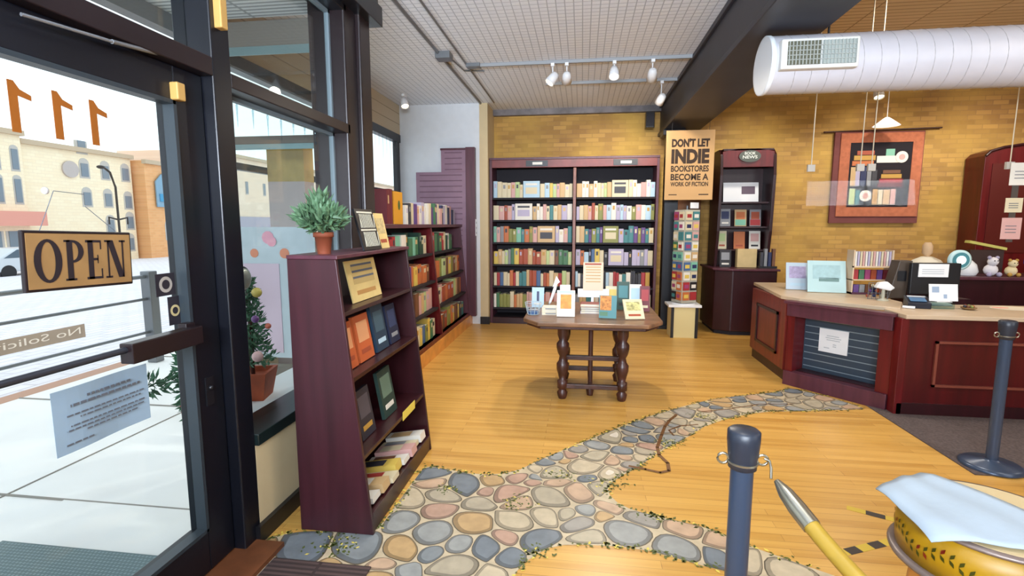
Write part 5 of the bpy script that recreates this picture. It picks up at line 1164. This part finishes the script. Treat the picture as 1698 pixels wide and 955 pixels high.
# ------------------------------------------------------------------ DUCT
du = thing('air_duct', 'fat white spiral air duct hanging below the ceiling', 'air duct', (4.8, 4.15, 2.755))
DY, DZ, DR = 4.15, 2.755, .2
RX = Matrix.Translation((1.31, DY, DZ)) @ Matrix.Rotation(R(90), 4, 'Y')
MB().lathe([(DR, 0), (DR, 7.0)], (0, 0, 0), 48, 0, RX).build('pipe', M_duct, du)
MB().lathe([(DR - .004, -.012), (DR + .005, -.012), (DR + .005, .012), (DR, .02)], (0, 0, 0), 48, 0, RX).build('end_cap', lm('duct_cap', (232, 238, 244), .4), du)
g_ = MB()
for k in range(62):
    x = 1.40 + k * .11
    g_.tube([(x + .11 * t / 24, DY + (DR + .0008) * math.cos(t / 24 * 6.283), DZ + (DR + .0008) * math.sin(t / 24 * 6.283)) for t in range(25)], .0024, 4, cap=False)
g_.build('spiral_seam', M_ductseam, du)
vb = MB(); vb.box(1.345, 1.845, 3.91, 4.05, 2.665, 2.865); vb.prism([(1.345, 4.0, 2.665), (1.345, 4.0, 2.865), (1.31, 4.05, 2.86), (1.31, 4.05, 2.66)], (.02, 0, 0)); vent = vb.build('vent_box', lm('vent_box_white', (212, 212, 208), .4), du, bevel=.008)
B(1.385, 1.60, 3.903, 3.912, 2.69, 2.845).build('louvre_dark', lm('vent_dark', (84, 84, 66), .6), vent)
B(1.61, 1.82, 3.903, 3.912, 2.69, 2.845).build('louvre_pale', lm('vent_pale', (150, 160, 156), .6), vent)
g_ = MB(); [g_.box(1.39 + k * .0225, 1.395 + k * .0225, 3.896, 3.905, 2.69, 2.845) for k in range(20)]; [g_.box(1.385, 1.82, 3.896, 3.903, z, z + .004) for z in (2.72, 2.75, 2.78, 2.81)]; g_.build('louvre', lm('vent_grey', (170, 176, 172), .5), vent)
for xh in (1.74, 3.2): MB().tube([(xh, DY, 2.95), (xh, DY, 3.72)], .008, 6).build('hanger_rod', M_dark, du)

# ------------------------------------------------------------------ TRACK, CONDUIT, SPOTS
tk = thing('lighting_track', 'thin white lighting track crossing the pressed tin ceiling', 'lighting track', (0, 6.1, 3.42))
B(-1.36, 1.18, 6.08, 6.115, 3.415, 3.45).build('rail', lm('track_grey', (150, 154, 158), .5), tk)
B(-1.36, -1.2, 6.04, 6.15, 3.41, 3.45).build('feed_box', M_greymetal, tk)
tk2 = thing('lighting_track', 'second lighting track along the ceiling close to the back wall', 'lighting track', (0, 7.2, 3.42))
B(-.5, 1.18, 6.98, 7.01, 3.415, 3.45).build('rail', lm('track_grey', (150, 154, 158), .5), tk2)
cn = thing('ceiling_conduit', 'grey electrical conduit with junction box along the ceiling', 'conduit', (-1.5, 4, 3.43))
g_ = MB(); g_.tube([(-1.56, -3, 3.435), (-1.57, 7.95, 3.435)], .016, 8); g_.build('pipe', M_greymetal, cn)
B(-1.60, -1.44, 5.6, 5.75, 3.38, 3.45).build('junction_box', M_greymetal, cn)
g_ = MB(); g_.tube([(-1.5, 5.7, 3.44), (-1.44, 6.3, 3.44), (-1.2, 6.35, 3.44)], .008, 6); g_.build('branch_pipe', M_greymetal, cn)
cn = thing('ceiling_conduit', 'thinner grey pipe along the ceiling right of the conduit', 'conduit', (-1.35, 4, 3.43))
MB().tube([(-1.345, -3, 3.438), (-1.36, 7.95, 3.438)], .010, 8).build('pipe', M_greymetal, cn)

def spot(lab, top, aim, lit=True, energy=90, col=WARM, size=1.1, drop=.16, ceil=CE, light_on=True):
    top = Vector(top); o_ = thing('track_spotlight', lab, 'spotlight', tuple(top), 0, 'white track spotlights')
    B(top.x - .02, top.x + .02, top.y - .05, top.y + .05, top.z - .04, top.z - .0065).build('adapter', M_whitep, o_)
    hc = top + Vector((0, 0, -drop)); MB().tube([top - Vector((0, 0, .03)), hc], .008, 6).build('arm', M_whitep, o_)
    d = (Vector(aim) - hc).normalized(); Q = Matrix.Translation(hc) @ d.to_track_quat('Z', 'Y').to_matrix().to_4x4()
    hd = MB().lathe([(.02, -.07), (.04, -.06), (.05, -.02), (.058, .07), (.052, .07), (.045, .0)], (0, 0, 0), 20, 0, Q).build('lamp_head', M_whitep, o_)
    MB().lathe([(.048, .05), (.04, .058)], (0, 0, 0), 18, 0, Q).build('lens', M_lens if lit else lm('unlit_lens', (200, 200, 196), .3), hd)
    if light_on: light('SPOT', hc + d * .1, energy, col, aim, spot_size=size, spot_blend=.6, shadow_soft_size=.06)
spot('lit track spotlight at the left end of the near track, aimed down left', (-.36, 6.1, 3.42), (-2.0, 5.5, 1.0), True, 160, WARM, 1.7)
spot('unlit white track spotlight beside the leftmost lit one', (-.2, 6.1, 3.42), (-.3, 8.4, 2.2), False, 60, WARM, 1.5)
spot('round glowing spotlight facing the camera, centre of the ceiling', (.33, 6.1, 3.42), (.25, 4.6, .6), True, 190, WARM, 1.9, .12)
spot('unlit white double-stem spotlight right of the glowing one', (.75, 6.1, 3.42), (.8, 8.3, 1.6), False, 110, WARM, 1.5)
spot('white spotlight near the beam above the black speaker', (.98, 7.0, 3.42), (.3, 8.6, 1.9), False, 60, WARM, 1.5, .22)
spot('white spotlight high in the corner by the far storefront window', (-2.55, 7.3, 3.45), (-1.9, 6.5, 1.4), True, 50, WARM, 1.4, .12)
spot('lit spotlight below the duct above the quilt', (3.5, 6.9, 3.72), (3.45, 6.3, 1.7), True, 60, WARM, 1.6, .55)
spot('yellow lit spotlight inside the display window behind the entrance', (-2.4, 5.2, 3.45), (-2.6, 4.6, .9), True, 25, WARM, 1.2, .45)
# added spot lights without heads or track, brightening the shop
for p, t, e, s in (((-.5, 3.2, 3.4), (-.6, 4.2, 0), 120, 2.0), ((.6, 2.2, 3.4), (.4, 2.6, 0), 90, 2.0), ((2.7, 4.75, 3.6), (2.4, 5.2, .3), 160, 1.9), ((5.6, 6.8, 3.6), (5.8, 8.6, 1.5), 170, 1.8), ((4.1, 6.9, 3.6), (4.3, 8.6, 1.8), 140, 1.5), ((2.6, 6.9, 3.62), (2.5, 8.5, 1.4), 130, 1.7), ((3.6, 2.6, 3.6), (3.2, 3.4, 0), 100, 2.0)):
    light('SPOT', p, e, WARM, t, spot_size=s, spot_blend=.8, shadow_soft_size=.1)
# white cone pendant
o = thing('pendant_lamp', 'white cone pendant shade hanging above the quilt', 'pendant lamp', (4.3, 8.2, 3.0))
MB().lathe([(.17, 0), (.15, .015), (.05, .10), (.02, .12)], (4.30, 8.2, 3.0), 28).build('shade', mat('lit_shade', (255, 250, 240), .5, emit=1.2), o)
MB().tube([(4.3, 8.2, 3.12), (4.3, 8.2, 3.72)], .005, 6).build('cord', M_whitep, o)
# loudspeaker
o = thing('loudspeaker', 'small black loudspeaker mounted high by the beam end', 'loudspeaker', (1.01, 8.4, 3.08))
B(.95, 1.08, 8.32, 8.46, 3.08, 3.32).build('cabinet', M_dark, o, bevel=.008); B(.96, 1.07, 8.312, 8.32, 3.1, 3.3).build('grille', lm('grille_black', (40, 38, 44), .8), o)
MB().tube([(1.015, 8.46, 3.2), (1.015, 8.6, 3.2)], .012, 6).build('bracket', M_dark, o)

# ------------------------------------------------------------------ STANCHIONS, ROPE, STOOL
def stanchion(lab, x, y):
    o_ = thing('stanchion', lab, 'stanchion', (x, y, 0), 0, 'black queue posts')
    MB().lathe([(.17, 0), (.17, .012), (.15, .025), (.05, .04), (.036, .05)], (x, y, .0075 if x > 2.5 else .0045), 32).build('base', M_steel, o_)
    MB().lathe([(.033, .03), (.033, .93)], (x, y, 0), 24).build('pole', M_steel, o_)
    MB().lathe([(.033, 0), (.041, .005), (.041, .035), (.043, .045), (.047, .09), (.047, .118), (.04, .124), (.001, .125)], (x, y, .865), 28).build('cap', lm('dark_post_cap', (36, 42, 54), .4), o_)
    for a in (0, math.pi):
        rg = MB(); c0 = Vector((x + .057 * math.cos(a), y + .02 * math.sin(a), .895))
        rg.tube([c0 + Vector((.016 * math.cos(t / 12 * 6.283), 0, .016 * math.sin(t / 12 * 6.283))) for t in range(13)], .004, 6); rg.build('ring', M_chrome, o_)
    MB().lathe([(.044, 0), (.044, .006)], (x, y, .885), 28).build('collar', M_chrome, o_)
stanchion('near black stanchion in the foreground with a yellow rope hooked on', .494, 1.55)
stanchion('far black stanchion standing on the carpet before the counter', 2.72, 3.62)
stanchion('third black stanchion by the painted stool, carrying the rope end', 1.06, .33)
o = thing('barrier_rope', 'yellow barrier rope with metal end hooked on the near stanchion', 'rope', (.56, 1.5, .8))
def cat(t):
    a, b = Vector((.556, 1.535, .885)), Vector((1.0, .35, .885)); p = a.lerp(b, t); p.z -= .17 * 4 * t * (1 - t); return p
MB().tube([cat(t / 30) for t in range(4, 28)], .022, 12).build('sleeve', M_rope, o)
MB().tube([cat(t / 30) for t in (1.1, 1.6, 2, 3, 4.3)], [.008, .016, .021, .025, .025], 14).build('end_ferrule', M_chrome, o)
MB().tube([cat(t / 30) for t in (27, 28, 28.6, 29.2)], [.025, .022, .012, .006], 14).build('end_ferrule', M_chrome, o)
MB().tube([(.552, 1.54, .905), (.566, 1.535, .90), (.566, 1.52, .885), (.560, 1.50, .862)], .004, 6).build('hook', M_chrome, o)
so = thing('painted_stool', 'round yellow stool painted with leaves at the bottom right', 'stool', (1.2, 1.6, 0))
SX, SY = 1.215, 1.59
MB().lathe([(.20, .60), (.222, .602), (.226, .66), (.222, .73), (.20, .735)], (SX, SY, 0), 48).build('apron', M_yellow, so)
MB().lathe([(.222, 0), (.240, .004), (.242, .012), (.236, .02), (.222, .02)], (SX, SY, .585), 48).build('lower_rim', lm('pewter_rim', (128, 112, 104), .35, metal=.3), so)
MB().lathe([(.20, 0), (.230, .004), (.232, .01), (.226, .016), (.20, .016)], (SX, SY, .73), 48).build('upper_rim', lm('pewter_rim', (128, 112, 104), .35, metal=.3), so)
MB().lathe([(.215, 0), (.215, .012)], (SX, SY, .735), 48).build('seat', lm('buff_seat', (206, 184, 140), .5), so)
MB().lathe([(.21, .0), (.21, .02)], (SX, SY, .59), 32).build('underside', M_oakstrip, so)
for k in range(4):
    a = math.pi / 4 + k * math.pi / 2 + .3; MB().tube([(SX + .15 * math.cos(a), SY + .15 * math.sin(a), .60), (SX + .2 * math.cos(a), SY + .2 * math.sin(a), .006)], [.024, .016], 10).build('leg', M_oakstrip, so)
g_ = MB(); g_.tube([(SX + .17 * math.cos(t / 32 * 6.283), SY + .17 * math.sin(t / 32 * 6.283), .3) for t in range(33)], .008, 6); g_.build('foot_ring', M_chrome, so)
dec = MB(); qd = random.Random(8)
for k in range(64):
    a = k / 64 * 6.283; zc = .665 + .014 * math.sin(a * 9); rr = .2275
    for s in (-1, 1):
        c_ = Vector((SX + rr * math.cos(a), SY + rr * math.sin(a), zc)); tn = Vector((-math.sin(a), math.cos(a), 0)); up = Vector((0, 0, 1)); rd = Vector((math.cos(a), math.sin(a), 0))
        u = (tn * .6 + up * s).normalized() * .024; v_ = u.cross(rd).normalized() * .005; mi = 0 if qd.random() < .82 else 1
        dec.add([c_ , c_ + u * .5 + v_, c_ + u, c_ + u * .5 - v_], [(0, 1, 2, 3), (3, 2, 1, 0)], mi)
dec.build('leaf_pattern', [lm('olive_leaf_paint', (84, 84, 20), .5), lm('red_berry_paint', (150, 40, 20), .5)], so)
# cloth / sheet on the stool
cl = MB(); NX = 14
def cpt(i, j):
    u, v_ = i / NX, j / NX
    a, b, c_, d = Vector((.965, 1.72)), Vector((1.12, 1.83)), Vector((1.55, 1.63)), Vector((1.06, 1.38)); d2 = Vector((1.40, 1.20))
    p = (a.lerp(b, v_)).lerp((Vector((.985, 1.40))).lerp(Vector((1.50, 1.70)), v_), u) if False else (a.lerp(Vector((.96, 1.44)), u)).lerp(Vector((1.17, 1.84)).lerp(Vector((1.44, 1.36)), u), v_)
    r_ = (p - Vector((SX, SY))).length; z = .760 + .003 * math.sin(9 * u + 5 * v_) + .003 * math.sin(14 * v_)
    if r_ > .222: z -= (r_ - .222) * .35
    z = z if r_ > .222 else z
    return (p.x, p.y, z + .004)
vs_ = [cpt(i, j) for i in range(NX + 1) for j in range(NX + 1)]
fs = [(i * (NX + 1) + j, i * (NX + 1) + j + 1, (i + 1) * (NX + 1) + j + 1, (i + 1) * (NX + 1) + j) for i in range(NX) for j in range(NX)]
cl.add(vs_, fs, 0, True); co = cl.build('cloth', lm('pale_blue_cloth', (170, 184, 196), .9, bump=.1, scale=30))
md = co.modifiers.new('s', 'SOLIDIFY'); md.thickness = .003; md.offset = 1
tag(co, 'pale blue cloth laid over the seat of the yellow stool', 'cloth')
# hazard tape on the floor
def tape(lab, a, b, n):
    o_ = thing('floor_tape', lab, 'floor tape', (a[0], a[1], .001), 0, 'hazard tape on the floor')
    a, b = Vector(a), Vector(b); d = (b - a) / n; u = d.normalized(); w_ = Vector((-u.y, u.x)) * .024
    for k in range(n):
        p, q2 = a + d * k, a + d * (k + 1)
        g2 = MB().prism([(*(p - w_), .0006), (*(q2 - w_), .0006), (*(q2 + w_), .0006), (*(p + w_), .0006)], (0, 0, .001))
        g2.build('tape_block', lm('tape_black', (60, 54, 50), .5) if k % 2 else lm('tape_yellow', (206, 176, 66), .5), o_)
tape('nearer strip of black and yellow tape on the wood floor', (1.25, 2.5), (1.60, 2.66), 5)
tape('farther short strip of black and yellow tape on the floor', (1.52, 2.96), (1.76, 2.84), 3)
